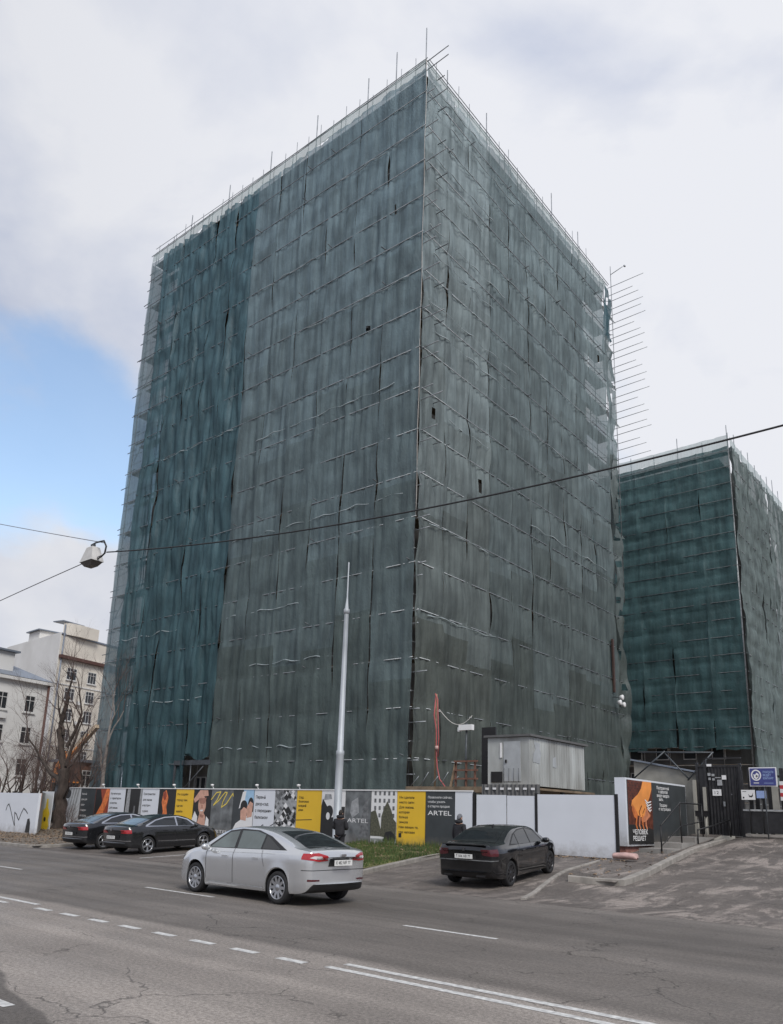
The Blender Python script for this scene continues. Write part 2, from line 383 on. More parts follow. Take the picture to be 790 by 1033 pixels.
class Plane:                                               # flat print area: origin, u, v in metres
    def __init__(s, o, u, v, n): s.o = Vector(o); s.u = Vector(u); s.v = Vector(v); s.n = Vector(n)
    def P(s, a, b, h=.003): return s.o + s.u * a + s.v * b + s.n * h
    def text(s, mb, txt, a, b, size, width=None, mi=0, h=.005, bold=.0, space=0):
        vs, fs = text_geo(txt, bold)
        if not vs: return
        x0 = min(v[0] for v in vs); x1 = max(v[0] for v in vs); k = size; kx = size
        if width: kx = width / max(.01, x1 - x0)
        mb.add([s.P(a + (x - x0) * kx, b + y * k, h) for x, y in vs], fs, mi)
    def poly(s, mb, pts, mi=0, h=.004): mb.add([s.P(x, y, h) for x, y in pts], [list(range(len(pts)))], mi)
    def rect(s, mb, x0, y0, x1, y1, mi=0, h=.004): s.poly(mb, [(x0, y0), (x1, y0), (x1, y1), (x0, y1)], mi, h)
    def stroke(s, mb, pts, wd, mi=0, h=.006):
        for i in range(len(pts) - 1):
            a = Vector(pts[i]); b = Vector(pts[i + 1]); d = (b - a)
            if d.length < 1e-6: continue
            n = Vector((-d.y, d.x)).normalized() * wd / 2; e = d.normalized() * wd * .3
            s.poly(mb, [tuple(a - n - e), tuple(b - n + e), tuple(b + n + e), tuple(a + n - e)], mi, h + .0002 * (i % 3))
    def oval(s, mb, cx, cy, rx, ry, mi=0, h=.004, n=18, rot=0):
        cr_, sr = math.cos(rot), math.sin(rot)
        s.poly(mb, [(cx + rx * math.cos(2 * PI * i / n) * cr_ - ry * math.sin(2 * PI * i / n) * sr, cy + rx * math.cos(2 * PI * i / n) * sr + ry * math.sin(2 * PI * i / n) * cr_) for i in range(n)], mi, h)

# ------------------------------------------------------------ terrain
def lin(x, pts):
    if x <= pts[0][0]: return pts[0][1]
    for (a, b), (c, d) in zip(pts, pts[1:]):
        if x <= c:
            t = (x - a) / (c - a); return b + (d - b) * t
    return pts[-1][1]
FL = [(22.8, 0), (27, .28), (60, .45)]
PL = [(17, 0), (21, .2), (24, .35), (27, .42), (60, .45)]
BAY = [(17.8, 0), (22, .3), (26, .5), (28, .6), (36, .9), (60, .9)]
DRV = [(18.5, 0), (22, .2), (28, .62), (32, 1.05), (35, 1.40), (60, 1.45)]
def hgt(x, y):
    prof = [(-42, FL), (-36, PL), (-16.5, PL), (-14.5, BAY), (-11.3, BAY), (-9.6, DRV), (400, DRV)]
    if x <= prof[0][0]: return lin(y, FL)
    for (a, p), (c, q) in zip(prof, prof[1:]):
        if x <= c:
            t = (x - a) / (c - a); t = t * t * (3 - 2 * t)
            return lin(y, p) * (1 - t) + lin(y, q) * t
    return 0
def axis(lo, hi, a, b, step):
    r = [a + i * step for i in range(int(round((b - a) / step)) + 1)]
    l_ = []; x = a; st = step
    while x > lo: st *= 1.5; x -= st; l_.append(x)
    h_ = []; x = b; st = step
    while x < hi: st *= 1.5; x += st; h_.append(x)
    return list(reversed(l_)) + r + h_
def sheet(name, xs, ys, zf, m, kind='structure'):
    mb = MB(); nx = len(xs)
    mb.add([(x, y, zf(x, y)) for y in ys for x in xs], [(j * nx + i, j * nx + i + 1, (j + 1) * nx + i + 1, (j + 1) * nx + i) for j in range(len(ys) - 1) for i in range(nx - 1)], 0, True)
    return setp(mb.build(name, m), kind=kind)
sheet('ground', axis(-1500, 1500, -64, 6, 1), axis(-1200, 1800, 10, 64, 1), lambda x, y: hgt(x, y) - .03, 'dirt')
sheet('road', [-500, -200, -100, -60, -40, -20, 0, 20, 60, 200, 400], [-9, -4, 0, 4, 8, 12, 16.6], lambda x, y: 0, 'asphalt')
ys = [16.6 + i * .5 for i in range(42)]
def rng(a, b, st): return [a + (b - a) * i / int((b - a) / st) for i in range(int((b - a) / st) + 1)]
# forecourt: parking bays and driveway
sheet('driveway', rng(-37, 14, .5), ys, lambda x, y: hgt(x, y) + .002, 'asphalt_yard')

# road markings
def strip(name, x0, x1, y, wd, y2=None):
    mb = MB(); y2 = y if y2 is None else y2; n = max(1, int(abs(x1 - x0) / 1.5))
    for i in range(n):
        a, b = x0 + (x1 - x0) * i / n, x0 + (x1 - x0) * (i + 1) / n
        ya = y + (y2 - y) * i / n; yb = y + (y2 - y) * (i + 1) / n
        mb.add([(a, ya - wd / 2, .004), (b, yb - wd / 2, .004), (b, yb + wd / 2, .004), (a, ya + wd / 2, .004)], [(0, 1, 2, 3)])
    return setp(mb.build(name, 'paint_white'), kind='structure')
strip('road_marking', -7.15, 40, 7.93, .12); strip('road_marking', -7.2, 40, 7.63, .12)
strip('road_marking', -60, -15.0, 7.84, .12); strip('road_marking', -60, -15.6, 7.52, .12)
for k in range(8):
    xc = -14.55 + k * .93
    strip('road_marking', xc, xc + .50, 7.58, .14)
strip('road_marking', -16.75, -14.2, 11.36, .11); strip('road_marking', -8.87, -6.97, 11.30, .11); strip('road_marking', -26, -22.85, 11.32, .11)
strip('road_marking', -33, -29.5, 11.36, .11); strip('road_marking', -1, 2, 11.3, .11)
strip('road_marking', -8.9, -7.85, 3.95, .12)
strip('road_marking', -25.7, -22.9, 17.1, .10)
mb = MB(); mb.add([(-25.85, 17.1, .012), (-25.72, 17.1, .012), (-25.2, 22.2, hgt(-25.2, 22.2) + .012), (-25.33, 22.2, hgt(-25.2, 22.2) + .012)], [(0, 1, 2, 3)])
setp(mb.build('road_marking', 'paint_white'), kind='structure')

# kerbs
def kerb(name, pts, wd=.16, up=.14, m='kerb_stone', fn=hgt):
    mb = MB(); n = len(pts)
    fine = []
    for (a, b) in zip(pts, pts[1:]):
        a = Vector(a); b = Vector(b); k = max(1, int((b - a).length / .5))
        fine += [a + (b - a) * i / k for i in range(k)]
    fine.append(Vector(pts[-1]))
    L_ = []
    for i, p in enumerate(fine):
        d = (fine[min(i + 1, len(fine) - 1)] - fine[max(i - 1, 0)]).normalized(); nn = Vector((-d.y, d.x)) * wd / 2
        z = fn(p.x, p.y); u = up + .012 * noise.noise((p.x * 2, p.y * 2, 3))
        L_.append([(p.x - nn.x, p.y - nn.y, z - .05), (p.x - nn.x, p.y - nn.y, z + u - .02), (p.x - nn.x * .8, p.y - nn.y * .8, z + u), (p.x + nn.x * .8, p.y + nn.y * .8, z + u), (p.x + nn.x, p.y + nn.y, z + u - .02), (p.x + nn.x, p.y + nn.y, z - .05)])
    for i in range(len(L_) - 1):
        mb.add(L_[i] + L_[i + 1], [(j, j + 1, 7 + j, 6 + j) for j in range(5)])
    mb.add(L_[0], [(0, 1, 2, 3, 4, 5)]); mb.add(L_[-1], [(5, 4, 3, 2, 1, 0)])
    return setp(mb.build(name, m, fix=True), kind='structure')
kerb('kerb', [(-23.6, 26.7), (-23.6, 18.5), (-23.1, 18.0), (-16.5, 18.0), (-16.1, 18.4), (-17.3, 23.2), (-17.9, 26.7)])
kerb('kerb', [(-60, 16.75), (-33.5, 16.75), (-33.0, 17.3), (-33.0, 26.5)], up=.12)
kerb('kerb', [(-10.55, 20.9), (-9.15, 21.3), (-9.35, 23.5), (-9.95, 27.5), (-10.3, 31), (-10.45, 34.9)], wd=.22, up=.17)
kerb('kerb', [(-9.75, 16.95), (-10.2, 18.2), (-10.85, 20.2), (-11.5, 22.6), (-11.95, 25.9)], wd=.12, up=.05, m='kerb_stone')

# raised pavement strip beside the driveway
pav = rng(21, 35, .5)
mb = MB()
def pav_x(y): return lin(y, [(21, -10.6), (22, -11.1), (24, -11.5), (28.3, -11.8), (35, -11.75)]), lin(y, [(21, -9.2), (23.5, -9.43), (27.5, -10.03), (31, -10.38), (35, -10.53)])
mb.grid(lambda u, v: (pav_x(21 + 14 * v)[0] * (1 - u) + pav_x(21 + 14 * v)[1] * u, 21 + 14 * v, hgt(-10, 21 + 14 * v) + .10 + .05 * noise.noise((u * 4, v * 20, 1)) * (1 if v < .45 else .2)), 8, 56)
setp(mb.build('pavement', 'asphalt_yard'), kind='structure')
mb = MB()
for i in range(3):
    mb.box((-11.6, 28.6 + i * 1.5, .6), (-10.55, 28.6 + (i + 1) * 1.5 + (.8 if i == 2 else 0), .93 + i * .2))
t = thing('entrance_steps', 'three low concrete steps beside the billboard climbing to the black gate', 'steps', (-11, 28.6, .6))
mb.build('step', 'concrete', t, (-11, 28.6, .6))
# verge surfaces
mb = MB(); mb.grid(lambda u, v: (-23.55 + u * (7.3 - 1.6 * v), 18.05 + 8.85 * v, hgt(-20, 18.05 + 8.85 * v) + .13 + .06 * noise.noise((u * 7, v * 9, 0)) * (1 if .05 < u < .95 else 0)), 24, 30)
setp(mb.build('lawn', 'grass_b'), kind='structure')
mb = MB(); mb.grid(lambda u, v: (-60 + 26.95 * u, 16.8 + 9.9 * v, hgt(-60 + 26.95 * u, 16.8 + 9.9 * v) + .09 + .05 * noise.noise((u * 20, v * 9, 0))), 60, 24)
setp(mb.build('verge', 'leaf_litter'), kind='structure')

def inside_lawn(x, y): return -23.4 < x < (-16.3 - .19 * (y - 18)) and 18.2 < y < 26.8
mb = MB()
for k in range(26000):
    x = rnd.uniform(-23.4, -16.2); y = rnd.uniform(18.2, 26.8)
    if not inside_lawn(x, y): continue
    d = noise.noise((x * .9, y * .9, 5))
    if d < -.25 and rnd.random() < .7: continue
    hh = rnd.uniform(.05, .16) * (1.1 + d) * (1.8 if y > 26.2 else 1); a = rnd.uniform(0, PI); ww = .012
    z = hgt(-20, y) + .12; lx, ly = rnd.uniform(-.05, .05), rnd.uniform(-.05, .05)
    c, s_ = math.cos(a) * ww, math.sin(a) * ww
    mb.add([(x - c, y - s_, z), (x + c, y + s_, z), (x + lx, y + ly, z + hh)], [(0, 1, 2)], 0 if rnd.random() < .78 else 1)
setp(mb.build('grass', ['grass_a', 'grass_b']), 'patchy green grass with dry tufts in front of the advert hoarding', 'grass', kind='stuff')
mb = MB()
def leaf(x, y, z):
    a = rnd.uniform(0, 2 * PI); s_ = rnd.uniform(.03, .07); t1, t2 = rnd.uniform(-.03, .03), rnd.uniform(-.03, .03)
    c, q = math.cos(a) * s_, math.sin(a) * s_
    mb.add([(x - c, y - q, z + t1), (x + q, y - c, z + t2), (x + c, y + q, z + .02), (x - q, y + c, z + t2)], [(0, 1, 2, 3)])
for k in range(5000):
    x = rnd.uniform(-58, -33.3); y = rnd.uniform(16.9, 26); leaf(x, y, hgt(x, y) + .13)
for k in range(350):
    x = rnd.uniform(-23, -16.3); y = rnd.uniform(18.2, 26.5)
    if inside_lawn(x, y): leaf(x, y, hgt(-20, y) + .2)
for k in range(70):
    y = rnd.uniform(21, 29); x = rnd.uniform(*pav_x(y)); leaf(x, y, hgt(-10, y) + .16)
for k in range(160):
    x = rnd.uniform(-17, -12); y = 26.9 - abs(rnd.gauss(0, .5)); leaf(x, y, hgt(x, y) + .03)
setp(mb.build('fallen_leaves', 'fallen_leaf'), 'brown fallen leaves scattered on the verge and along the fence foot', 'leaves', kind='stuff')

# ------------------------------------------------------------ netted towers
TOPZ_ = 56.0
TB = [47, 38, 30, 21, 12, 0]
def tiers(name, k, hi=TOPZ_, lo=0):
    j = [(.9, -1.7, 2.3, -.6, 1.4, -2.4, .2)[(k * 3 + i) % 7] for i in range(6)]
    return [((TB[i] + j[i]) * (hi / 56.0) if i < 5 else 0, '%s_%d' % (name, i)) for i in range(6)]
def net_face(parent, off, org, du, nrm, a0, a1, z0f, z1, strips, mat_fn, seed, lift=3.0, step_u=.16, step_z=.2, amp=.16, fold=.10, holes=.0, seams=True, label_fn=None):
    # strips: list of boundaries along the face; every strip is a sheet of net of its own
    org = Vector(org); du = Vector(du); nrm = Vector(nrm)
    for k, (s0, s1) in enumerate(zip(strips, strips[1:])):
        zz0 = z0f(k) if callable(z0f) else z0f
        secs = mat_fn(k)                                    # [(ztop, material)] from the top down
        zt = z1
        for si, (zb, mname) in enumerate(secs):
            zb = max(zb, zz0)
            if zt - zb < .5: continue
            mb = MB(); nu = max(4, int((s1 - s0) / step_u)); nv = max(4, int((zt - zb) / step_z))
            ph = rnd.uniform(0, 9)
            def f(u, v, s0=s0, s1=s1, zb=zb, zt=zt, k=k, si=si, ph=ph):
                z = zb + (zt - zb) * v
                e0 = .09 * noise.noise((z * .35, s0 * 1.7, seed)) + .03 * noise.noise((z * 1.6, s0, seed)); e1 = .09 * noise.noise((z * .35, s1 * 1.7, seed)) + .03 * noise.noise((z * 1.6, s1, seed))
                g0 = max(0, noise.noise((z * .22, s0 * 2.3, seed + 4)) - .12) * .30; g1 = max(0, noise.noise((z * .22, s1 * 2.3, seed + 9)) - .12) * .30
                if not seams: g0 = g1 = 0
                if k == 0: g0 = e0 = 0
                if k == len(strips) - 2: g1 = e1 = 0
                a = s0 + e0 + g0 + (s1 + e1 - g1 - s0 - e0 - g0) * u
                lv = int((z + 1) / lift); fr = (z + 1) / lift - lv
                cell = .45 + .9 * abs(noise.noise((a * .35, lv * 1.7, seed + 2)))
                fr = (fr + .10 * noise.noise((a * .5, z * .2, seed + 12))) % 1; bul = math.sin(PI * fr) ** .55 * amp * cell * (.45 + .9 * abs(noise.noise((a * .16, z * .11, seed + 8))) * 1.6)
                sag = -amp * .55 * math.sin(PI * ((a / 3) % 1)) * (1 - fr) * .5
                f1 = noise.noise((a * 1.7 + .25 * noise.noise((z * .4, a * .2, 3)), z * .13, seed + 1)); f2 = noise.noise((a * .8 + z * .25, z * .35, seed + 6)); f3 = noise.noise((a * 4.2, z * .5, seed + 3))
                d = bul + sag + fold * (1.2 * (1 - abs(f1) * 3) + .9 * f2 + .5 * f3)
                d += .16 * abs(.5 - u) ** 2 * 2 + .05 + si * .03
                z2 = z
                if v == 0: z2 = z + .18 * noise.noise((a * .9, seed, k)) + (.22 * math.sin(PI * u * 2 + ph) if si == len(secs) - 1 else 0)
                if v == 1: z2 = z + .06 * noise.noise((a * 1.2, seed, k + 5))
                p = org + du * a + nrm * d; return (p.x, p.y, z2)
            mb.grid(f, nu, nv)
            if holes:
                keep = []; 
                hx = [(rnd.uniform(0, nu), rnd.uniform(0, nv), rnd.uniform(.7, 1.3), rnd.uniform(1, 2.2)) for _ in range(int(holes * (zt - zb) / 10 + rnd.random()))]
                for fi in range(len(mb.f)):
                    i_, j_ = fi % nu, fi // nu
                    if any(abs(i_ - h[0]) < h[2] and abs(j_ - h[1]) < h[3] for h in hx): continue
                    keep.append(fi)
                mb.f = [mb.f[i] for i in keep]; mb.m = [mb.m[i] for i in keep]; mb.sm = [mb.sm[i] for i in keep]
            o = mb.build('netting_panel', mname, parent, off)
            if label_fn: setp(o, label_fn(k, si))
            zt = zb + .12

# ---- main block
BX0, BX1, BY0, BY1 = -62.6, -28.2, 36.0, 67.0
TOPZ = 56.0
base = (-45, 50, .45)
tw = thing('tower_block', 'tall concrete tower block hidden behind the scaffold and grey green netting', 'building', base, group='netted tower blocks')
WX0, WX1, WY0, WY1, WT = -60.7, -29.9, 37.7, 65.3, 56.0
MB().box((WX0, WY0, .2), (WX1, WY1, WT)).build('wall', 'concrete', tw, base)
win = []
for fl in range(17):
    z = 2.6 + fl * 3.0
    for i in range(9): win.append(('f', WX0 + 4.2 + i * 3.0, z, i, fl))
    for i in range(9): win.append(('r', WY0 + 1.4 + i * 3.0, z, i, fl))
cnt = 0; rest_f = MB(); rest_p = MB()
for wk, a, z, i, fl in win:
    fm = MB(); pm = MB(); ww = 1.5; hh = 1.55
    def bx(m_, a0, a1, z0, z1, d0, d1):
        if wk == 'f': m_.box((a0, WY0 - d1, z0), (a1, WY0 - d0, z1))
        else: m_.box((WX1 + d0, a0, z0), (WX1 + d1, a1, z1))
    tf, tp_ = (fm, pm) if cnt < 100 else (rest_f, rest_p)
    for (p0, p1, q0, q1) in ((a, a + .09, z, z + hh), (a + ww - .09, a + ww, z, z + hh), (a + .09, a + ww - .09, z, z + .09), (a + .09, a + ww - .09, z + hh - .09, z + hh), (a + ww / 2 - .05, a + ww / 2 + .05, z + .09, z + hh - .09)):
        bx(tf, p0, p1, q0, q1, .003, .12)
    bx(tp_, a + .09, a + ww - .09, z + .09, z + hh - .09, .003, .03)
    if cnt < 100:
        fo = fm.build('window', 'window_frame', tw, base); pm.build('pane', 'window_dark', fo, base)
    cnt += 1
fo = setp(rest_f.build('window', 'window_frame', tw, base), kind='stuff'); setp(rest_p.build('pane', 'window_dark', fo, base), kind='stuff')

sb = (-45, 36, .45)
scf = thing('scaffold', 'tube scaffold with torn grey and teal netting wrapped around the tallest block', 'scaffold', sb, group='netted scaffolds')
levels = [2 + 3 * i for i in range(19)]
fx = [BX0 + .1 + i * (BX1 - BX0 - .2) / 12 for i in range(13)]
fy = [BY0 + .1 + i * (BY1 - BY0 - .2) / 11 for i in range(12)]
tall_f = {0: 1.2, 1: 1.6, 2: 2.6, 3: 1.2, 4: 2.9, 5: .9, 6: 3.2, 7: 1.0, 8: 3.4, 9: 1.1, 10: 3.3, 11: 3.8, 12: 4.0}
for i, x in enumerate(fx):
    for y in (BY0 + .12, BY0 + 1.35):
        top = TOPZ - .6 + (tall_f[i] if y < BY0 + 1 else .8)
        lean = rnd.uniform(-.05, .05)
        MB().tube((x, y, .4), (x + lean, y, top), .035 if top < 58 else .042, 6).build('standard', 'steel', scf, sb)
for i, y in enumerate(fy[1:]):
    for x in (BX1 - .12, BX1 - 1.35):
        top = TOPZ - .6 + ([2.6, 1.0, 3.3, 1.4, .9, 1.2, 3.6, 1.0, 3.2, 1.3, 1.2][i] if x > BX1 - 1 else .8)
        MB().tube((x, y, .4), (x + rnd.uniform(-.05, .05), y, top), .035 if top < 58 else .042, 6).build('standard', 'steel', scf, sb)
MB().tube((BX0 + .1, BY0 + 2.4, .4), (BX0 + .1, BY0 + 2.4, 57), .035).build('standard', 'steel', scf, sb)
for z in levels:
    mb = MB()
    mb.tube((BX0 - .2, BY0 - .22, z), (BX1 + .3, BY0 - .22, z), .034, 5).tube((BX0, BY0 + .06, z + 1), (BX1, BY0 + .06, z + (1 if z < 55 else .02)), .026, 5)
    mb.tube((BX0, BY0 + 1.35, z), (BX1 - 1, BY0 + 1.35, z), .03, 5)
    mb.build('ledger', 'steel', scf, sb)
    mb = MB().tube((BX1 + .28, BY0, z + .06), (BX1 + .28, BY1 + .4, z + .06), .034, 5).tube((BX1 - .06, BY0, z + (1.05 if z < 55 else .07)), (BX1 - .06, BY1, z + (1.05 if z < 55 else .07)), .026, 5)
    mb.build('ledger', 'steel', scf, sb)
    if z < TOPZ - 1:
        mb = MB()
        if z % 2 == 0: mb.box((BX0 + .25, BY0 + .22, z + .05), (BX1 - 1.3, BY0 + 1.25, z + .10))
        else: mb.box((BX0 + .25, BY0 + .6, z + .05), (BX1 - 1.3, BY0 + 1.25, z + .10))
        mb.box((BX0 + .25, BY0 + .18, z + .05), (BX1 - 1.3, BY0 + .21, z + .24))
        mb.build('deck', 'plank', scf, sb)
        MB().box((BX1 - 1.25, BY0 + .22, z + .10), (BX1 - .22, BY1 - .2, z + .15)).box((BX1 - .21, BY0 + .22, z + .10), (BX1 - .18, BY1 - .2, z + .28)).build('deck', 'plank', scf, sb)
for i in range(24):
    x = BX0 + .8 + i * 1.42; MB().tube((x, BY0 - .02, TOPZ - 1.2), (x + rnd.uniform(-.04, .04), BY0 - .02, TOPZ + rnd.choice([.5, .8, 1.0, 1.3])), .026, 5).build('guard_post', 'steel', scf, sb)
for i in range(20):
    y = BY0 + 1.2 + i * 1.5; MB().tube((BX1 + .03, y, TOPZ - 1.2), (BX1 + .03, y + rnd.uniform(-.04, .04), TOPZ + rnd.choice([.5, .8, 1.1, 1.5])), .026, 5).build('guard_post', 'steel', scf, sb)
MB().box((BX0 + .2, BY0 + .12, 55.0), (BX1 - .12, WY0 - .01, 55.06)).build('deck', 'plank', scf, sb)
MB().box((WX1 + .01, WY0, 55.0), (BX1 - .12, BY1 - .2, 55.06)).build('deck', 'plank', scf, sb)
# diagonal braces behind the net
for k in range(14):
    x = fx[0] if k < 7 else fx[1]
    z = 3 + (k % 7) * 7.6
    MB().tube((fx[0], BY0 + .3, z), (fx[1], BY0 + .3, z + 4), .028, 5).build('brace', 'steel', scf, sb)
for k in range(13):
    z = 2 + k * 4
    MB().tube((BX0 + .1, BY0 + .1, z), (BX0 + .1, BY0 + 2.4, z + 2), .028, 5).build('brace', 'steel', scf, sb)
# right end: outriggers
MB().tube((BX1, BY1 + 1.7, 22), (BX1, BY1 + 1.7, 59.2), .04).build('standard', 'steel', scf, sb)
MB().tube((BX1, BY1 + 1.7, 58.2), (BX1 + 1.5, BY1 + 1.7, 58.6), .04).tube((BX1 + 1.5, BY1 + 1.7, 58.62), (BX1 + 1.62, BY1 + 1.7, 58.45), .09).build('hoist_arm', 'steel', scf, sb)
for k, z in enumerate([36.8 + .86 * i + .12 * (i % 2) for i in range(24)]):
    ln = (3.3, 2.9, 2.3, 3.5, 3.1)[k % 5]
    MB().tube((BX1 - .4, BY1 + 1.7, z), (BX1 + ln, BY1 + 1.7, z + .02 * ln), .032, 5).build('outrigger', 'steel', scf, sb)
for k in range(16):                                       # short tied bars reaching the block at the right end
    z = 25 + 2 * k
    MB().tube((BX1 - 2, BY1 + .1, z), (BX1, BY1 + 1.8, z), .03, 5).build('tie_tube', 'steel_dark', scf, sb)
    if k % 2 == 0:
        mb = MB(); mb.grid(lambda u, v: (BX1 + .05 - .6 * v, BY1 + .1 + (1.5 + .4 * (k % 3)) * u * (1 - .75 * abs(v)), z - .9 + 1.5 * v + .5 * u), 5, 5)
        mb.build('net_scrap', 'net_slate_4', scf, sb)
# corner tube ends, pointing out along the street
for k in range(18):
    z = 56 - 3 * k
    for dz in (-.9, -.1):
        MB().tube((BX1 - 1.0, BY0 - .02, z + dz), (BX1 + rnd.choice([.9, 1.3, 1.7, 2.1]) * (1 if k < 11 else .6), BY0 - .1, z + dz), .036, 5).build('tube_end', 'steel', scf, sb)
    if z > 20:
        MB().tube((BX1 - .5, BY0 + 1.35, z - .5), (BX1 + rnd.uniform(.7, 1.4), BY0 + 1.35, z - .5), .034, 5).build('tube_end', 'steel_dark', scf, sb)
for k in range(27):
    z = 3 + 1.98 * k; yy = BY0 + rnd.uniform(-.1, .5)
    MB().tube((BX0 - rnd.uniform(.7, 1.3), yy, z), (BX0 + .3, yy, z + .02), .038, 5).build('tube_end', 'steel_dark', scf, sb)
# couplers and short bars poking through the net
for k in range(70):
    if k % 2: x = rnd.choice(fx[1:]) + rnd.uniform(-.1, .1); z = rnd.choice(levels[:-1]); p = (x - rnd.uniform(.1, .4), BY0 - .55, z + .25); q = (x, BY0 + .3, z)
    else: y = rnd.choice(fy[1:]) + rnd.uniform(-.1, .1); z = rnd.choice(levels[:-1]); p = (BX1 + .6, y, z + .1); q = (BX1 - .3, y, z)
    MB().tube(p, q, .035, 5).build('coupler_bar', 'steel_dark', scf, sb)

MID = -46.35
str_l = [-60.3, -57.2, -54.5, -51.9, -49.2, MID]
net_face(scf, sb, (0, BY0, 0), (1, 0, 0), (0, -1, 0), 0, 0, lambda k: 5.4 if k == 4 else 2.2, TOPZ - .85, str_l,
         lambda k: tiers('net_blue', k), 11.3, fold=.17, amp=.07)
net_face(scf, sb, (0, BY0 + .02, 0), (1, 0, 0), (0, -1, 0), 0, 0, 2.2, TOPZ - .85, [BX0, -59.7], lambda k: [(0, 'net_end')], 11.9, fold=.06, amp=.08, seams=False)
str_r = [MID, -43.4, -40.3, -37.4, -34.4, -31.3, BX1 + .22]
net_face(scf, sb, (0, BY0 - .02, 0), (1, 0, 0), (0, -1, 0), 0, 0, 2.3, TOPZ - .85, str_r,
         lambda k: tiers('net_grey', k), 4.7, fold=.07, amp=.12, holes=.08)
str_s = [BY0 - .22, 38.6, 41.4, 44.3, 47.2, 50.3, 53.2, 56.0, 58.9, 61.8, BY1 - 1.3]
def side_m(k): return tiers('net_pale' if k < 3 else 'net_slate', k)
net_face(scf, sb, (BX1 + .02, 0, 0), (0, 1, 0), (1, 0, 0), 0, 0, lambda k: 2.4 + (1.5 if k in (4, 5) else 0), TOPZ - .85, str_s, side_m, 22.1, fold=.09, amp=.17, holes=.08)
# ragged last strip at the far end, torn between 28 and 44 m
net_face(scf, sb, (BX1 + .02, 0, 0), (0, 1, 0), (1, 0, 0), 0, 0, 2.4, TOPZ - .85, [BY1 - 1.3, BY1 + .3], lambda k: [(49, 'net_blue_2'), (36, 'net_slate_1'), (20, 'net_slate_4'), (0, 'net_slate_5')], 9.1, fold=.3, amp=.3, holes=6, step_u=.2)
# return netting round the left end
net_face(scf, sb, (BX0, 0, 0), (0, 1, 0), (-1, 0, 0), 0, 0, 2.2, TOPZ - .85, [BY0, BY0 + 2.5], lambda k: [(0, 'net_end')], 31, fold=.08, amp=.1)
# pale band of sparse net above the top deck
net_face(scf, sb, (0, BY0, 0), (1, 0, 0), (0, -1, 0), 0, 0, TOPZ - 1.0, TOPZ + .1, [BX0, -54, -46.3, -37, BX1 + .05], lambda k: [(0, 'net_light')], 3.3, fold=.03, amp=.03, seams=False)
net_face(scf, sb, (BX1, 0, 0), (0, 1, 0), (1, 0, 0), 0, 0, TOPZ - 1.0, TOPZ + .1, [BY0, 44, 52, 60, BY1], lambda k: [(0, 'net_light')], 5.3, fold=.03, amp=.03, seams=False)
MB().tube((BX0, BY0 - .05, TOPZ + .1), (BX1 + .1, BY0 - .05, TOPZ + .1), .035).tube((BX1 + .08, BY0 - .1, TOPZ + .1), (BX1 + .08, BY1 + .6, TOPZ + .1), .035).build('guard_rail', 'steel', scf, sb)
# white rope sewn up the corner
MB().path([(BX1 + .22 + .03 * math.sin(i), BY0 - .20, 20 + i * 1.2) for i in range(31)], .022, 5).build('corner_rope', 'rope_white', scf, sb)
# loose horizontal folds that catch the light
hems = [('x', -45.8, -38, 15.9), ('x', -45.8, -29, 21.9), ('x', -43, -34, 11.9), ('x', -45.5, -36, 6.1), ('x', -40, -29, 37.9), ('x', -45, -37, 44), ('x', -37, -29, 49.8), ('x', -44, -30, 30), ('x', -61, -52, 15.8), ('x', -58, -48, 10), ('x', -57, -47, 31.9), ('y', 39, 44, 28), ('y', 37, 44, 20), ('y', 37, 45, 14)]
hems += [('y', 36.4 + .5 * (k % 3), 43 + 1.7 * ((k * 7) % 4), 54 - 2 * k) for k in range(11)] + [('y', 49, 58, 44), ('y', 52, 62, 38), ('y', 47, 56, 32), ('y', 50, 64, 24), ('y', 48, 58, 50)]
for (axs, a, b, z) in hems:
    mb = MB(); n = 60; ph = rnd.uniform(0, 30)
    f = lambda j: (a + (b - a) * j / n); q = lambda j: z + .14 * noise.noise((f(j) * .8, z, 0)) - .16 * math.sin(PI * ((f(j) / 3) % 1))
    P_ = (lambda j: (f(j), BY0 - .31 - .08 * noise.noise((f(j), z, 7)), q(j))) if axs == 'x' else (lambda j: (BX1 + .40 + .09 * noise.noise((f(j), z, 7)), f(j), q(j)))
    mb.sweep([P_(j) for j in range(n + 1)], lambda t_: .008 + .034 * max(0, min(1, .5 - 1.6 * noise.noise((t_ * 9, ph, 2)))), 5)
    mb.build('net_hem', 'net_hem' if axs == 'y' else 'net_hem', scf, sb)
# entrance portal under the blue net
pt = MB().box((-50.6, BY0 - .35, 4.9), (-46.2, BY0 - .15, 5.25)).box((-50.6, BY0 - .3, 2), (-50.4, BY0 - .1, 4.9)).tube((-50.4, BY0 - .3, 2.2), (-47, BY0 - .3, 4.8), .05).tube((-48.5, BY0 - .3, 2), (-48.5, BY0 - .3, 4.9), .05)
setp(pt.build('entrance_frame', 'steel_dark', scf, sb))
# hoist mast with floodlights on the far right
MB().box((BX1 + .35, 64.45, 12.8), (BX1 + .5, 64.7, 17.6)).build('rubbish_chute', 'hoist_brown', scf, sb)
fl_ = thing('floodlight', 'cluster of three white floodlights hanging low on the right end of the scaffold', 'floodlight', (BX1 + .8, 64.5, 11.8))
for dy, dz in ((-.45, 0), (.35, -.1), (0, .5)):
    MB().lathe([(.02, 0), (.16, .02), (.24, .3), (.2, .34), (.01, .34)], (.1, dy, dz), 'x', 10).build('lamp_head', 'ink_white', fl_)
MB().tube((-.5, 0, .6), (.1, 0, .5), .04).tube((.1, -.45, .05), (.1, .35, -.05), .03).build('bracket', 'steel_dark', fl_)

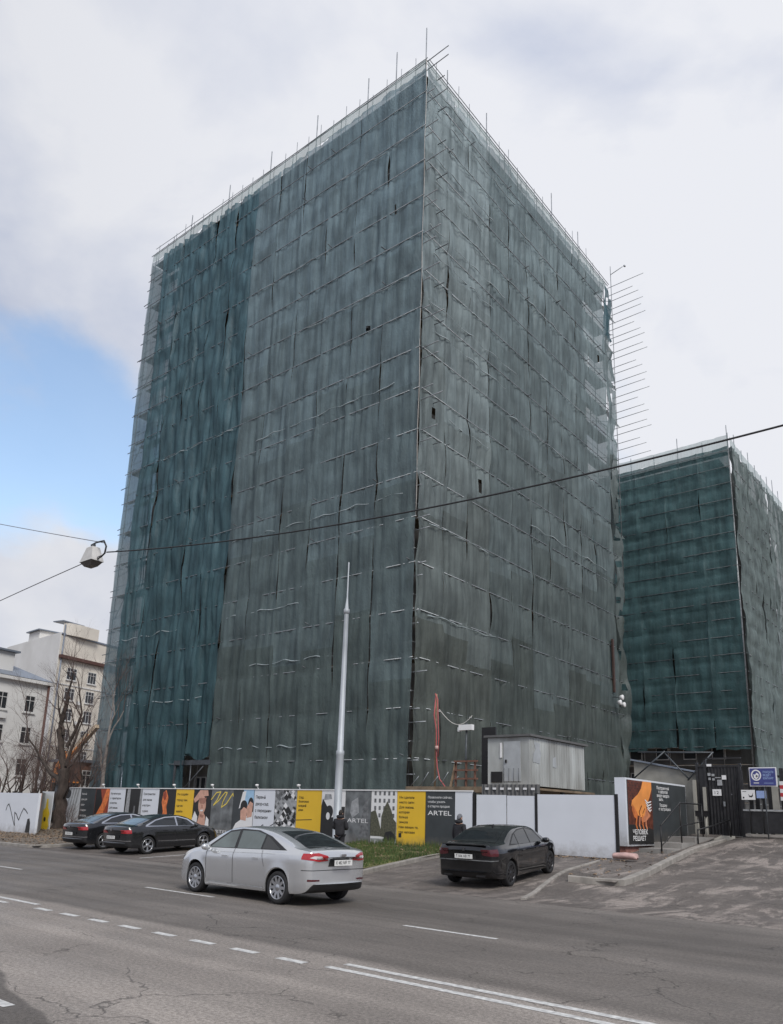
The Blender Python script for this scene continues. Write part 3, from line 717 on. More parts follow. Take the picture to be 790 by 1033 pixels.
# ---- second block
CX1, CY0, CT = -23.36, 90.0, 46.6
b2 = (-38, 100, 1)
t2 = thing('tower_block', 'second, more distant tower block behind teal netting on the right', 'building', b2, group='netted tower blocks')
MB().box((-52, CY0 + 1.6, .5), (CX1 - 1.6, 114, CT - 1.6)).build('wall', 'concrete_dark', t2, b2)
mb = MB(); pm = MB()
for fl in range(14):
    for i in range(8):
        x = -50.5 + i * 3.2; z = 3 + fl * 2.95
        fo = MB().box((x, CY0 + 1.5, z), (x + 1.5, CY0 + 1.597, z + 1.5)).build('window', 'window_frame', t2, b2) if fl * 8 + i < 100 else None
        if fo: MB().box((x + .1, CY0 + 1.47, z + .1), (x + 1.4, CY0 + 1.497, z + 1.4)).build('pane', 'window_dark', fo, b2)
sc2 = thing('scaffold', 'smaller teal netted scaffold around the distant right hand block', 'scaffold', b2, group='netted scaffolds')
for i in range(10):
    x = -50.3 + i * 2.99; MB().tube((x, CY0 + .15, .8), (x, CY0 + .15, CT + rnd.choice([.3, .8, 1.8])), .05, 5).build('standard', 'steel', sc2, b2)
for i in range(9):
    y = CY0 + .1 + i * 3; MB().tube((CX1 - .1, y, .8), (CX1 - .1, y, CT + rnd.choice([1.2, 1.8, 2.4, .9])), .05, 5).build('standard', 'steel', sc2, b2)
for i in range(21):
    z = 4 + i * 2.05
    MB().tube((-50.5, CY0 - .28, z), (CX1 + .1, CY0 - .28, z), .035, 5).build('ledger', 'steel_dark', sc2, b2)
    MB().tube((CX1 + .22, CY0, z), (CX1 + .22, 115, z), .04, 5).build('ledger', 'steel', sc2, b2)
    if z < CT - 1: MB().box((-50.5, CY0 + .3, z + .05), (CX1 - .3, CY0 + 1.3, z + .12)).build('deck', 'plank', sc2, b2)
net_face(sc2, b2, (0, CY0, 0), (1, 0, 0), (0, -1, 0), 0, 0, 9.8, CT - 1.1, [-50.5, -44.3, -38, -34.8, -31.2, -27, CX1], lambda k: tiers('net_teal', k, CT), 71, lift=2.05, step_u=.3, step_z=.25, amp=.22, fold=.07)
net_face(sc2, b2, (CX1, 0, 0), (0, 1, 0), (1, 0, 0), 0, 0, 6.5, CT - 1.1, [CY0, 93, 96, 99, 102, 105, 108, 111.5, 115], lambda k: [(26, 'net_teal_side'), (0, 'net_teal_side')], 83, lift=2.05, step_u=.3, step_z=.3, amp=.2, fold=.22)
net_face(sc2, b2, (0, CY0, 0), (1, 0, 0), (0, -1, 0), 0, 0, CT - 1.2, CT + .4, [-50.5, -38, CX1], lambda k: [(0, 'net_light')], 13.3, fold=.04, amp=.05, seams=False, step_u=.4)
net_face(sc2, b2, (CX1, 0, 0), (0, 1, 0), (1, 0, 0), 0, 0, CT - 1.2, CT + .2, [CY0, 102, 115], lambda k: [(0, 'net_light')], 13.9, fold=.04, amp=.05, seams=False, step_u=.4)

# ------------------------------------------------------------ old houses on the left
def window_at(parent, off, org, ux, a, z, ww, hh, nrm, fr='window_frame', mull=2):
    org = Vector(org); ux = Vector(ux); nrm = Vector(nrm)
    def slab(mb, a0, a1, z0, z1, d0, d1):
        p = org + ux * a0; q = org + ux * a1
        poly = [(p + nrm * d0) + Vector((0, 0, z0)), (q + nrm * d0) + Vector((0, 0, z0)), (q + nrm * d0) + Vector((0, 0, z1)), (p + nrm * d0) + Vector((0, 0, z1))]
        mb.prism(poly, nrm * (d1 - d0))
    f = MB(); t_ = .09
    slab(f, a, a + t_, z, z + hh, -.02, .05); slab(f, a + ww - t_, a + ww, z, z + hh, -.02, .05); slab(f, a + t_, a + ww - t_, z, z + t_, -.02, .05); slab(f, a + t_, a + ww - t_, z + hh - t_, z + hh, -.02, .05)
    for k in range(1, mull + 1): c = a + ww * k / (mull + 1); slab(f, c - .03, c + .03, z + t_, z + hh - t_, -.02, .045)
    slab(f, a + t_, a + ww - t_, z + hh * .68, z + hh * .68 + .06, -.02, .040)
    o = f.build('window', fr, parent, off, fix=True)
    g = MB(); slab(g, a + t_ * .5, a + ww - t_ * .5, z + t_ * .5, z + hh - t_ * .5, -.03, .02); g.build('pane', 'window_dark', o, off)
    s = MB(); slab(s, a - .1, a + ww + .1, z - .14, z - .01, .0, .18); s.build('sill', fr, o, off)
def ac(parent, off, org, ux, a, z, nrm):
    org = Vector(org); ux = Vector(ux); nrm = Vector(nrm); p = org + ux * a + Vector((0, 0, z))
    mb = MB(); mb.prism([p, p + ux * .8, p + ux * .8 + Vector((0, 0, .55)), p + Vector((0, 0, .55))], nrm * .35)
    mb.build('air_conditioner', 'white_wall', parent, off, fix=True)
A0 = Vector((-114.4, 57.8, 0)); A1 = Vector((-134.4, 58.8, 0)); A2 = Vector((-116.9, 69.4, 0)); A3 = Vector((-137, 71, 0)); off = (-114.4, 57.8, 0)
hb = thing('apartment_house', 'pale stepped apartment house with blank white side wall and dark cornice', 'building', off)
H = 27.4
mb = MB().prism([A0, A2, A3, A1], (0, 0, H)); mb.build('wall', 'cream_wall', hb, off, fix=True)
n1v = (A0 - A1).cross(Vector((0, 0, 1))).normalized()
if n1v.y > 0: n1v = -n1v
mb = MB().prism([A0 + n1v * .003 + (A1 - A0) * .0, A1 + n1v * .003, A1 + n1v * .12, A0 + n1v * .12], (0, 0, H + .2)); mb.build('side_wall', 'white_wall', hb, off, fix=True)
ux = (A2 - A0).normalized(); nr = Vector((ux.y, -ux.x, 0))
if nr.x < 0: nr = -nr
mb = MB().prism([A0 + nr * .01, A2 + nr * .01, A2 + nr * .6, A0 + nr * .6], (0, 0, .5)); 
mb.v = [(x, y, z + 23.6) for x, y, z in mb.v]; mb.build('cornice', 'trim_dark', hb, off, fix=True)
mb = MB().prism([A0 + nr * .01, A2 + nr * .01, A2 + nr * .15, A0 + nr * .15], (0, 0, .25)); mb.v = [(x, y, z + H - .1) for x, y, z in mb.v]; mb.build('parapet', 'roof_grey', hb, off, fix=True)
mb = MB().prism([A0 + (A2 - A0) * .02, A0 + (A2 - A0) * .02 + ux * 3.4, A0 + (A2 - A0) * .02 + ux * 3.4 - n1v * 3, A0 - n1v * 3], (0, 0, 1.9)); mb.v = [(x, y, z + H) for x, y, z in mb.v]; mb.build('stair_tower', 'cream_wall', hb, off, fix=True)
mb = MB().prism([A0 + nr * .3 + n1v * .2, A0 + ux * 3.9 + nr * .3, A0 + ux * 3.9 - nr * 1.5, A0 + n1v * .2 - nr * 2], (0, 0, .16)); mb.v = [(x, y, z + H + 1.95) for x, y, z in mb.v]; mb.build('roof', 'roof_grey', hb, off, fix=True)
d_ = (A1 - A0).normalized()
mb = MB().prism([A0 + d_ * 8, A0 + d_ * 12, A0 + d_ * 12 - n1v * 3, A0 + d_ * 8 - n1v * 3], (0, 0, 1.6)); mb.v = [(x, y, z + H) for x, y, z in mb.v]; dm = mb.build('dormer', 'white_wall', hb, off, fix=True)
mb = MB().prism([A0 + d_ * 7.6 + n1v * .4, A0 + d_ * 12.4 + n1v * .4, A0 + d_ * 12.4 - n1v * 3.3, A0 + d_ * 7.6 - n1v * 3.3], (0, 0, .18)); mb.v = [(x, y, z + H + 1.61) for x, y, z in mb.v]; mb.build('roof', 'roof_grey', dm, off, fix=True)
for fl in range(7):
    z = 20.5 - fl * 3.15
    for a in (1.9, 6.0):
        window_at(hb, off, A0, ux, a, z, 1.9 if a < 3 else 1.7, 1.9, nr)
    if fl in (1, 2, 4): ac(hb, off, A0, ux, 4.3, z - .5, nr)
for z in (19.6, 10.1):
    mb = MB().prism([A0 + nr * .004, A2 + nr * .004, A2 + nr * .1, A0 + nr * .1], (0, 0, .18)); mb.v = [(x, y, q + z) for x, y, q in mb.v]; mb.build('ledge', 'white_wall', hb, off, fix=True)
MB().tube(A0 + nr * .25 + ux * .35, A0 + nr * .25 + ux * .35 + Vector((0, 0, H + 1.5)), .12).build('drainpipe', 'roof_grey', hb, off)
# lower house in front
B0 = Vector((-87, 43.2, 0)); B1 = Vector((-84.4, 28, 0)); off = (-87, 43.2, 0)
hl = thing('town_house', 'low cream town house with grey metal roof and a white dormer at the left edge', 'building', off)
nb = Vector((1, .17, 0)).normalized(); ub = (B1 - B0).normalized()
MB().prism([B0, B1, B1 - nb * 12, B0 - nb * 12], (0, 0, 15.2)).build('wall', 'white_wall', hl, off, fix=True)
mb = MB(); e = .5
p0, p1, p2, p3 = B0 - ub * e + nb * e, B1 + ub * e + nb * e, B1 + ub * e - nb * (12 + e), B0 - ub * e - nb * (12 + e)
Z = lambda p, z: (p.x, p.y, z)
r0, r1 = B0 + ub * 5 - nb * 6, B1 - ub * 4 - nb * 6
mb.add([Z(p0, 15.3), Z(p1, 15.3), Z(p2, 15.3), Z(p3, 15.3), Z(r0, 18.4), Z(r1, 18.4)], [(0, 1, 5, 4), (1, 2, 5), (2, 3, 4, 5), (3, 0, 4), (3, 2, 1, 0)])
mb.build('roof', 'roof_grey', hl, off, fix=True)
MB().prism([p0, p1, p1 - nb * .9, p0 - nb * .9], (0, 0, .35)).build('cornice', 'white_wall', hl, off, fix=True).location = (0, 0, 14.9)
q0 = B0 + ub * 4.0 - nb * 1.0
mb = MB().prism([q0, q0 + ub * 3.4, q0 + ub * 3.4 - nb * 3, q0 - nb * 3], (0, 0, 2.6)); mb.v = [(x, y, z + 15.5) for x, y, z in mb.v]; dm = mb.build('dormer', 'white_wall', hl, off, fix=True)
mb = MB().prism([q0 - ub * .4 + nb * .4, q0 + ub * 3.8 + nb * .4, q0 + ub * 3.8 - nb * 3.3, q0 - ub * .4 - nb * 3.3], (0, 0, .2)); mb.v = [(x, y, z + 18.12) for x, y, z in mb.v]; mb.build('roof', 'roof_grey', dm, off, fix=True)
for fl in range(4):
    for k in range(4):
        window_at(hl, off, B0 + nb * .0, ub, 1.4 + k * 3.4, 11.6 - fl * 3.5, 1.3, 1.9, nb, mull=1)
ac(hl, off, B0, ub, 4.9, 10.6, nb); ac(hl, off, B0, ub, 8.2, 7.1, nb)
MB().tube(B0 + nb * .2, B0 + nb * .2 + Vector((0, 0, 15)), .14).build('drainpipe', 'trim_dark', hl, off)
# brown low outbuilding seen behind the excavator
off = (-70, 36.5, 0)
ob = thing('outbuilding', 'low dark red outbuilding between the bare trees and the netted block', 'building', off)
MB().box((-72.5, 37.6, 0), (-69, 42, 5.6)).build('wall', 'timber_red', ob, off)
MB().prism([(-72.8, 37.2, 5.61), (-68.7, 37.2, 5.61), (-68.7, 42.4, 5.61), (-72.8, 42.4, 5.61)], (0, 0, .25)).build('roof', 'roof_grey', ob, off, fix=True)
window_at(ob, off, (-69, 37.6, 0), (0, 1, 0), 1, 3.4, 1.3, 1.5, (1, 0, 0))

# ------------------------------------------------------------ hoarding
FY = 27.0; FT = 2.84
edges = [-50.05, -48.05, -46.26, -44.66, -42.91, -41.13, -39.43, -37.81, -36.17, -34.61, -32.79, -31.14, -29.57, -28.01, -26.33, -24.8, -23.23, -21.74, -20.19, -18.68, -17.81]
kinds = 'ABCDEFGHIJKLMNOPQRST'
basemat = dict(A='panel_white_dirty', B='panel_dark', C='ink_orange_dark', D='panel_white', E='ink_black', F='panel_white', G='ink_black', H='panel_yellow', I='ink_black', J='panel_stone', K='panel_dark',
               L='panel_white', M='ink_grey', N='panel_yellow', O='ink_white', P='panel_stone', Q='ink_white', R='panel_yellow', S='panel_dark', T='panel_white')
labels = dict(A='white panel with slanted grey stripes', B='dark panel with five lines of white text', C='dark panel printed with an orange reaching hand', D='white panel with black text, first from the left', E='black panel with grey pillar photo',
              F='white panel with black text between black pictures', G='black panel with small orange figure and lettering', H='yellow text panel beside the portrait', I='panel with portrait holding a hand over the brow',
              J='stone grey panel with yellow scribble', K='panel with a couple embracing', L='white panel with a black signature stroke', M='black and white leaf shadow panel', N='plain yellow panel with four lines of text',
              O='black and white panel with a dark figure', P='stone grey panel lettered ARTEL', Q='panel printed with a white house and trees', R='tall yellow panel full of text beside the dark one', S='dark panel with white ARTEL lettering', T='plain white end panel')
hd = thing('advert_hoarding', 'long site hoarding covered with yellow, white, dark and photo advert panels', 'fence', (-34, FY, .4))
ho = (-34, FY, .4)
CYR = dict(
 B=['Уютный', 'дом для', 'своих', 'с видом', 'на город'], D=['Архитектура', 'с характером', 'и местом', 'для жизни', 'рядом', 'с парком', 'и садом'],
 F=['Пространство', 'для жизни', 'и встреч', 'у дома', 'рядом', 'с центром'], H=['Мы создаём', 'город там,', 'где вы', 'живёте', 'каждый', 'новый день'],
 L=['Первый', 'двор-сад', 'с передним', 'балконом'], N=['Сад.', 'Возможно', 'каждый', 'день'],
 R=['Мы сделали', 'место силы', 'Для жизни,', 'которая', 'больше', 'смысла', 'Нам важны те,', 'где человек'], S=['Позвоните сейчас,', 'чтобы узнать', 'о старте продаж'])
for i, k in enumerate(kinds):
    x0, x1 = edges[i] + .012, edges[i + 1] - .012; wd = x1 - x0
    zb = hgt((x0 + x1) / 2, FY) - .02; zb = min(zb, .42) if x0 < -20 else zb; H_ = FT - zb
    o = MB().box((x0, FY, zb), (x1, FY + .04, FT)).build('hoarding_panel', basemat[k], hd, ho)
    o['label'] = labels[k]
    pl = Plane((x0, FY, zb), (1, 0, 0), (0, 0, 1), (0, -1, 0))
    pic = MB(); pm = ['ink_white', 'ink_black', 'ink_grey', 'ink_orange', 'ink_skin', 'ink_skin_dark', 'ink_sky', 'ink_green', 'ink_leaf', 'ink_yellow', 'ink_midgrey', 'ink_orange_dark']
    S = lambda pts: [(a * wd, b * H_) for a, b in pts]
    if k == 'A':
        for q in range(4): pl.poly(pic, S([(.35 + .16 * q, 1 - .0), (.45 + .16 * q, 1), (.2 + .16 * q, .25), (.1 + .16 * q, .25)]), 2)
        pl.oval(pic, .2 * wd, .86 * H_, .2 * wd, .12 * H_, 1, .006)
    elif k == 'C':
        pl.poly(pic, S([(.02, .1), (.5, .1), (.62, .55), (.35, .98), (.02, .98)]), 1, .004)
        pl.poly(pic, S([(.78, 1), (1, 1), (1, .8), (.72, .45), (.62, .25), (.35, .02), (.12, .05), (.2, .2), (.05, .3), (.3, .48), (.5, .62)]), 3, .006)
        for q in range(3): pl.stroke(pic, S([(.18 + .1 * q, .10), (.42 + .08 * q, .30)]), .02, 11, .009)
    elif k == 'E':
        pl.poly(pic, S([(.02, .0), (.3, .0), (.3, 1), (.12, 1)]), 2, .004); pl.poly(pic, S([(.84, 0), (1, 0), (1, 1), (.9, 1)]), 2, .005); pl.poly(pic, S([(.5, .05), (.62, .05), (.66, .6), (.58, .62)]), 10, .006)
    elif k == 'G':
        pl.poly(pic, S([(.22, .1), (.55, .1), (.6, .4), (.5, .6), (.58, .8), (.42, .98), (.26, .92), (.2, .7), (.32, .5)]), 3, .006); pl.oval(pic, .36 * wd, .85 * H_, .1 * wd, .1 * H_, 11, .008)
        pl.text(pic, 'ARTEL', .08 * wd, .14 * H_, .16, .8 * wd, 0, .01)
    elif k == 'I':
        pl.poly(pic, S([(.0, 0), (.25, .0), (.3, .4), (.12, .52), (0, .35)]), 0, .004); pl.poly(pic, S([(.7, 0), (1, 0), (.95, .35), (.8, .42)]), 0, .0045)
        pl.poly(pic, S([(.25, 0), (.78, 0), (.74, .42), (.62, .5), (.42, .5), (.3, .25)]), 4, .006)
        pl.oval(pic, .52 * wd, .66 * H_, .22 * wd, .2 * H_, 4, .008); pl.poly(pic, S([(.02, .78), (.35, .98), (.8, .98), (.85, .86), (.5, .84), (.1, .70)]), 4, .010)
        pl.poly(pic, S([(.32, .80), (.75, .82), (.7, .72), (.6, .68), (.4, .69), (.33, .73)]), 5, .012); pl.poly(pic, S([(.42, .55), (.62, .56), (.58, .52), (.46, .52)]), 0, .013)
        pl.poly(pic, S([(.40, .46), (.66, .44), (.60, .38), (.45, .40)]), 5, .012); pl.poly(pic, S([(.48, .66), (.56, .66), (.57, .59), (.5, .585)]), 5, .013)
    elif k == 'J':
        pts = [(.0, .78), (.22, .93), (.42, .95), (.28, .78), (.12, .66), (.35, .76), (.62, .94), (.72, .93), (.55, .74), (.5, .62), (.72, .7), (.98, .92), (1.0, .86)]
        pl.stroke(pic, S(pts), .055, 9, .008); pl.text(pic, 'ARTEL', .12 * wd, .08 * H_, .22, .76 * wd, 0, .01)
    elif k == 'K':
        pl.rect(pic, .5 * wd, .66 * H_, wd, H_, 6, .004); pl.poly(pic, S([(.3, .6), (.45, .95), (.62, .98), (.55, .7)]), 0, .0045)
        pl.poly(pic, S([(.0, .1), (.2, .3), (.55, .42), (1, .55), (1, .12), (.6, .1)]), 0, .006); pl.poly(pic, S([(.35, 0), (.45, .14), (1, .1), (1, 0)]), 7, .008)
        pl.oval(pic, .55 * wd, .66 * H_, .17 * wd, .12 * H_, 1, .009); pl.oval(pic, .87 * wd, .70 * H_, .13 * wd, .14 * H_, 1, .0095)
        pl.poly(pic, S([(.42, .38), (.68, .36), (.72, .6), (.55, .64), (.4, .56)]), 4, .011); pl.poly(pic, S([(.72, .42), (.95, .45), (.98, .72), (.84, .76), (.7, .64)]), 4, .012)
        pl.poly(pic, S([(0, 0), (.3, .0), (.28, .14), (.05, .12)]), 5, .009)
    elif k == 'L':
        pl.stroke(pic, S([(.25, .12), (.28, .2), (.45, .28), (.52, .30), (.5, .18), (.58, .17), (.72, .26), (.78, .26), (1.0, .32)]), .035, 1, .008)
    elif k == 'M':
        for q in range(90):
            a, b = rnd.random(), rnd.random(); s_ = rnd.uniform(.04, .12); c_ = 1 if rnd.random() < .6 else 0
            if b > .6 and a < .4: c_ = 10
            pl.poly(pic, S([(max(0, a - s_), b), (min(1, a + s_ * .3), max(0, b - s_ * .5)), (min(1, a + s_), b), (a, min(1, b + s_ * .7))]), c_, .004 + .00008 * q)
        pl.stroke(pic, S([(0, .34), (.35, .37), (1.0, .42)]), .035, 1, .014)
    elif k == 'N':
        pl.stroke(pic, S([(0, .42), (.3, .43), (.65, .44)]), .03, 1, .008)
    elif k == 'O':
        pl.poly(pic, S([(0, 0), (.95, 0), (.9, .4), (.7, .5), (.35, .5), (.25, .7), (.05, .85), (0, .7)]), 1, .004); pl.oval(pic, .35 * wd, .6 * H_, .16 * wd, .12 * H_, 1, .005)
        pl.rect(pic, .78 * wd, 0, wd, .7 * H_, 1, .006); pl.poly(pic, S([(.1, .82), (.45, .84), (.4, .93), (.15, .93)]), 2, .007); pl.oval(pic, .3 * wd, .52 * H_, .08 * wd, .07 * H_, 0, .008)
    elif k == 'P':
        pl.poly(pic, S([(.25, .8), (.5, .88), (.55, .6), (.3, .5), (.2, .6)]), 2, .004); pl.poly(pic, S([(.55, .1), (.95, .2), (.9, .9), (.7, .7), (.6, .4)]), 10, .005)
        pl.text(pic, 'ARTEL', .10 * wd, .42 * H_, .26, .82 * wd, 0, .01)
    elif k == 'Q':
        for r_ in range(4):
            for q in range(5): pl.rect(pic, (.12 + q * .18) * wd, (.92 - r_ * .13) * H_, (.20 + q * .18) * wd, (.99 - r_ * .13) * H_, 10, .004)
        pl.poly(pic, S([(0, .2), (.0, .62), (.18, .66), (.3, .5), (.42, .3), (.5, .2)]), 8, .006)
        pl.poly(pic, S([(.4, .2), (.42, .55), (.52, .7), (.64, .82), (.8, .66), (.9, .5), (1, .45), (1, .15)]), 8, .008)
        pl.rect(pic, 0, 0, wd, .16 * H_, 2, .009); pl.poly(pic, S([(.5, .12), (.98, .12), (.95, .24), (.8, .3), (.6, .28)]), 1, .011)
    if pic.v: pic.build('picture', pm, o, ho)
    lines = CYR.get(k)
    if lines:
        tx = MB(); col = {'B': 'ink_white', 'S': 'ink_white'}.get(k, 'ink_black')
        if k == 'L': top, dz, sz = .82, .135, .21
        elif k == 'N': top, dz, sz = .84, .08, .15
        elif k == 'R': top, dz, sz = .87, .085, .14
        elif k == 'S': top, dz, sz = .88, .075, .13
        elif k == 'B': top, dz, sz = .84, .13, .17
        else: top, dz, sz = .86, .80 / len(lines) * .95, .17
        for q, ln in enumerate(lines):
            wmax = min(wd * .84, len(ln) * sz * .58)
            pl.text(tx, ln, wd * .08, (top - q * dz) * H_, sz, wmax, 0, .007, .012)
        if k == 'S': pl.text(tx, 'ARTEL', wd * .08, .60 * H_, .26, wd * .82, 0, .007, .01)
        if k in 'RL': pl.rect(tx, wd * .08, H_ * (.2 if k == 'R' else .06), wd * .18, H_ * (.27 if k == 'R' else .12), 0, .007)
        tx.build('lettering', col, o, ho)
MB().box((edges[0], FY - .03, FT), (edges[-1], FY + .06, FT + .05)).build('top_rail', 'ink_white', hd, ho)
for i in range(0, 21, 1):
    MB().box((edges[i] - .04, FY + .05, .2), (edges[i] + .04, FY + .13, FT)).build('post', 'steel_dark', hd, ho)
for x in (-45.4, -41.6, -38, -34.56, -30.94, -27.89):
    lf = MB().tube((x, FY + .1, FT), (x, FY - .02, FT + .16), .02).lathe([(.01, 0), (.07, .01), (.1, .1), (.02, .12)], (x, FY - .05, FT + .16), 'z', 10).build('fence_lamp', 'ink_white', hd, ho)

# white sheet fence
wf = thing('sheet_fence', 'plain white sheet fence behind the parked black sedan', 'fence', (-14.5, FY, .5)); wo = (-14.5, FY, .5)
for x0, x1, zt, lab in ((-17.62, -16.23, 2.72, 'first narrow white sheet after the black post'), (-16.20, -14.98, 2.70, 'second narrow white sheet'), (-14.86, -11.76, 2.76, 'wide white sheet')):
    zb = hgt((x0 + x1) / 2, FY)
    o = MB().grid(lambda u, v: (x0 + (x1 - x0) * u, FY + .008 * noise.noise((u * 3 + x0, v * 2, 1)), (hgt(x0 + (x1 - x0) * u, FY) + .03) * (1 - v) + zt * v), 24, 12).build('sheet', 'panel_white', wf, wo); o['label'] = lab
    MB().box((x0, FY + .03, zb), (x1, FY + .06, zb + .08)).box((x0, FY + .03, zt - .1), (x1, FY + .06, zt - .02)).build('rail', 'steel_dark', wf, wo)
for x in (-17.74, -14.92, -11.72): MB().box((x - .05, FY - .02, .3), (x + .05, FY + .08, 2.8)).build('post', 'black', wf, wo)
mb = MB().grid(lambda u, v: (-17.6 + 2.65 * u, FY + .35 + .03 * math.sin(u * 90), 2.3 + .85 * v), 90, 1); o = mb.build('corrugated_strip', 'shed_roof', wf, wo)
for k in range(7): MB().box((-17.4 + k * .35, FY + .30, 2.93 + .01 * (k % 2)), (-17.25 + k * .35, FY + .33, 3.02)).build('packing_strip', 'ink_white', wf, wo)

# left white wall with scribble
lw = thing('painted_wall', 'white painted wall with a black zigzag scribble at the far left', 'wall', (-50, 22.7, 0)); lo = (-50, 22.7, 0)
MB().box((-64, 22.6, 0), (-44.8, 22.75, 2.38)).build('wall_panel', 'panel_white', lw, lo)
pl = Plane((-48.6, 22.6, 0), (1, 0, 0), (0, 0, 1), (0, -1, 0)); sm_ = MB()
pl.stroke(sm_, [(.0, 1.35), (.1, 1.62), (.28, 1.72), (.5, 1.5), (1.3, .52), (1.35, .5), (1.2, 1.0), (1.15, 1.25), (1.4, 1.15), (1.6, .95), (1.78, .82), (2.0, 1.25), (2.2, 1.50), (2.5, 1.38), (2.75, 1.22)], .06, 0, .01)
sm_.build('scribble', 'ink_black', lw, lo)
pl = Plane((-45.9, 22.6, 0), (1, 0, 0), (0, 0, 1), (0, -1, 0)); d2 = MB(); pl.poly(d2, [(.0, .15), (.55, .15), (.5, .7), (.35, .95), (.12, .9), (.05, .5)], 0, .008); d2.build('stain', 'ink_black', lw, lo)
mb = MB().grid(lambda u, v: (-44.75 - 4.1 * u + .03 * math.sin(u * 60), 22.75 + 2.3 * u, -.05 + 2.5 * v), 60, 1); o = mb.build('corrugated_return', 'shed_metal', lw, lo)
t = thing('white_board', 'narrow white board leaning by the tree with a yellow shape painted on it', 'board', (-48.5, 25, 0)); o3 = (-48.5, 25, 0)
MB().box((-49.15, 25.0, .05), (-47.75, 25.05, 2.55)).build('board', 'panel_white_dirty', t, o3)
pl = Plane((-49.05, 25.0, .1), (1, 0, 0), (0, 0, 1), (0, -1, 0)); yb = MB()
pl.poly(yb, [(.15, .05), (.95, .0), (1.2, .35), (1.05, .75), (1.15, 1.1), (.9, 1.45), (.78, 2.0), (.62, 2.0), (.55, 1.45), (.2, 1.2), (.25, .8), (.05, .45)], 0, .006); pl.oval(yb, .62, .75, .14, .14, 1, .009)
yb.build('painted_shape', ['yellow_paint', 'ink_black'], t, o3)

# ------------------------------------------------------------ billboard box
bb = thing('billboard', 'white billboard box with clasped orange hands poster beside the driveway', 'billboard', (-12.1, 31, .95)); bo = (-12.1, 31, .95)
MB().box((-12.40, 28.5, .97), (-11.98, 35.0, 3.47)).build('box', 'panel_white', bb, bo)
MB().box((-11.98, 28.62, 1.05), (-11.95, 34.9, 3.40)).build('poster', 'panel_dark', bb, bo)
po = bb.children[-1]
pl = Plane((-11.95, 28.62, 1.05), (0, 1, 0), (0, 0, 1), (1, 0, 0)); W_, H_ = 6.28, 2.35
def S(pts): return [(a * W_, b * H_) for a, b in pts]
pic = MB(); pm = ['poster_brown', 'poster_orange', 'ink_black', 'poster_skin', 'poster_orange_deep', 'ink_white']
pl.poly(pic, S([(0, 0), (.38, 0), (.38, 1), (0, 1)]), 0, .003)
pl.poly(pic, S([(0, 0), (.38, 0), (.38, .22), (.2, .3), (.0, .30)]), 2, .005)
for r_ in range(9):
    for q in range(5): pl.oval(pic, (.02 + q * .045 + .02 * (r_ % 2)) * W_, (.62 + r_ * .042) * H_, .055, .022, 2, .006, 8)
pl.poly(pic, S([(.235, 1), (.375, 1), (.375, .88), (.335, .74), (.285, .62), (.27, .50), (.225, .40), (.10, .47), (.045, .60), (.06, .68), (.15, .78), (.205, .88)]), 1, .009)
pl.poly(pic, S([(.06, .62), (.05, .53), (.08, .42), (.12, .38), (.14, .46), (.10, .55)]), 4, .012)
pl.poly(pic, S([(.27, .55), (.31, .60), (.345, .54), (.335, .44), (.27, .36), (.20, .33), (.19, .40), (.24, .44)]), 3, .010)
for q in range(4): pl.stroke(pic, S([(.125 + .045 * q, .44), (.105 + .052 * q, .30 - .012 * (q % 2)), (.12 + .052 * q, .24)]), .105, 3 if q % 2 else 4, .013)
for q in range(5): pl.stroke(pic, S([(.26 + .012 * q, .70 - .045 * q), (.30 + .010 * q, .655 - .045 * q), (.355, .68 - .045 * q)]), .05, 5 if q < 4 else 0, .017)
pl.stroke(pic, S([(.20, .60), (.16, .50), (.17, .44)]), .05, 0, .016); pl.stroke(pic, S([(.25, .56), (.215, .48)]), .04, 0, .016)
pic.build('picture', pm, po, bo)
tx = MB()
pl.text(tx, 'ЧЕЛОВЕК', .05 * W_, .15 * H_, .24, 1.45, 0, .02, .02); pl.text(tx, 'РЕШАЕТ', .05 * W_, .05 * H_, .24, 1.25, 0, .02, .02)
for q, ln in enumerate(['Построенный', 'с заботой', 'вокруг каждого', 'жить.']): pl.text(tx, ln, (.46 + (.03 if q % 2 else 0)) * W_, (.90 - q * .065) * H_, .17, 1.35 if q % 2 == 0 else (1.0 if q == 1 else .5), 0, .02, .02)
for q, ln in enumerate(['Продажи', 'от застройщика']): pl.text(tx, ln, (.50 - q * .02) * W_, (.61 - q * .065) * H_, .17, (.8, 1.3)[q], 0, .02, .01)
tx.build('lettering', 'ink_white', po, bo)
MB().box((-12.38, 28.6, .55), (-12.1, 34.8, .97)).build('plinth', 'brick_pink', bb, bo)
pk = MB()
for q in range(12): pass
prof = [(-.72, .02, .05), (-.66, .13, .13), (0, .15, .15), (.62, .14, .14), (.70, .03, .05)]
pk.grid(lambda u, v: ((lambda a, t_: (-11.0 + .6 * lin(a, [(p[0], p[0]) for p in prof]), 25.95 + math.cos(t_) * 1.5 * lin(a, [(p[0], p[1]) for p in prof]), .63 + lin(a, [(p[0], p[2]) for p in prof]) * (.75 + .75 * math.sin(t_))))(-.72 + 1.42 * u, 2 * PI * v)), 18, 12)
setp(pk.build('concrete_block', 'pink_wrap'), 'pale pink concrete block lying at the foot of the billboard', 'block')

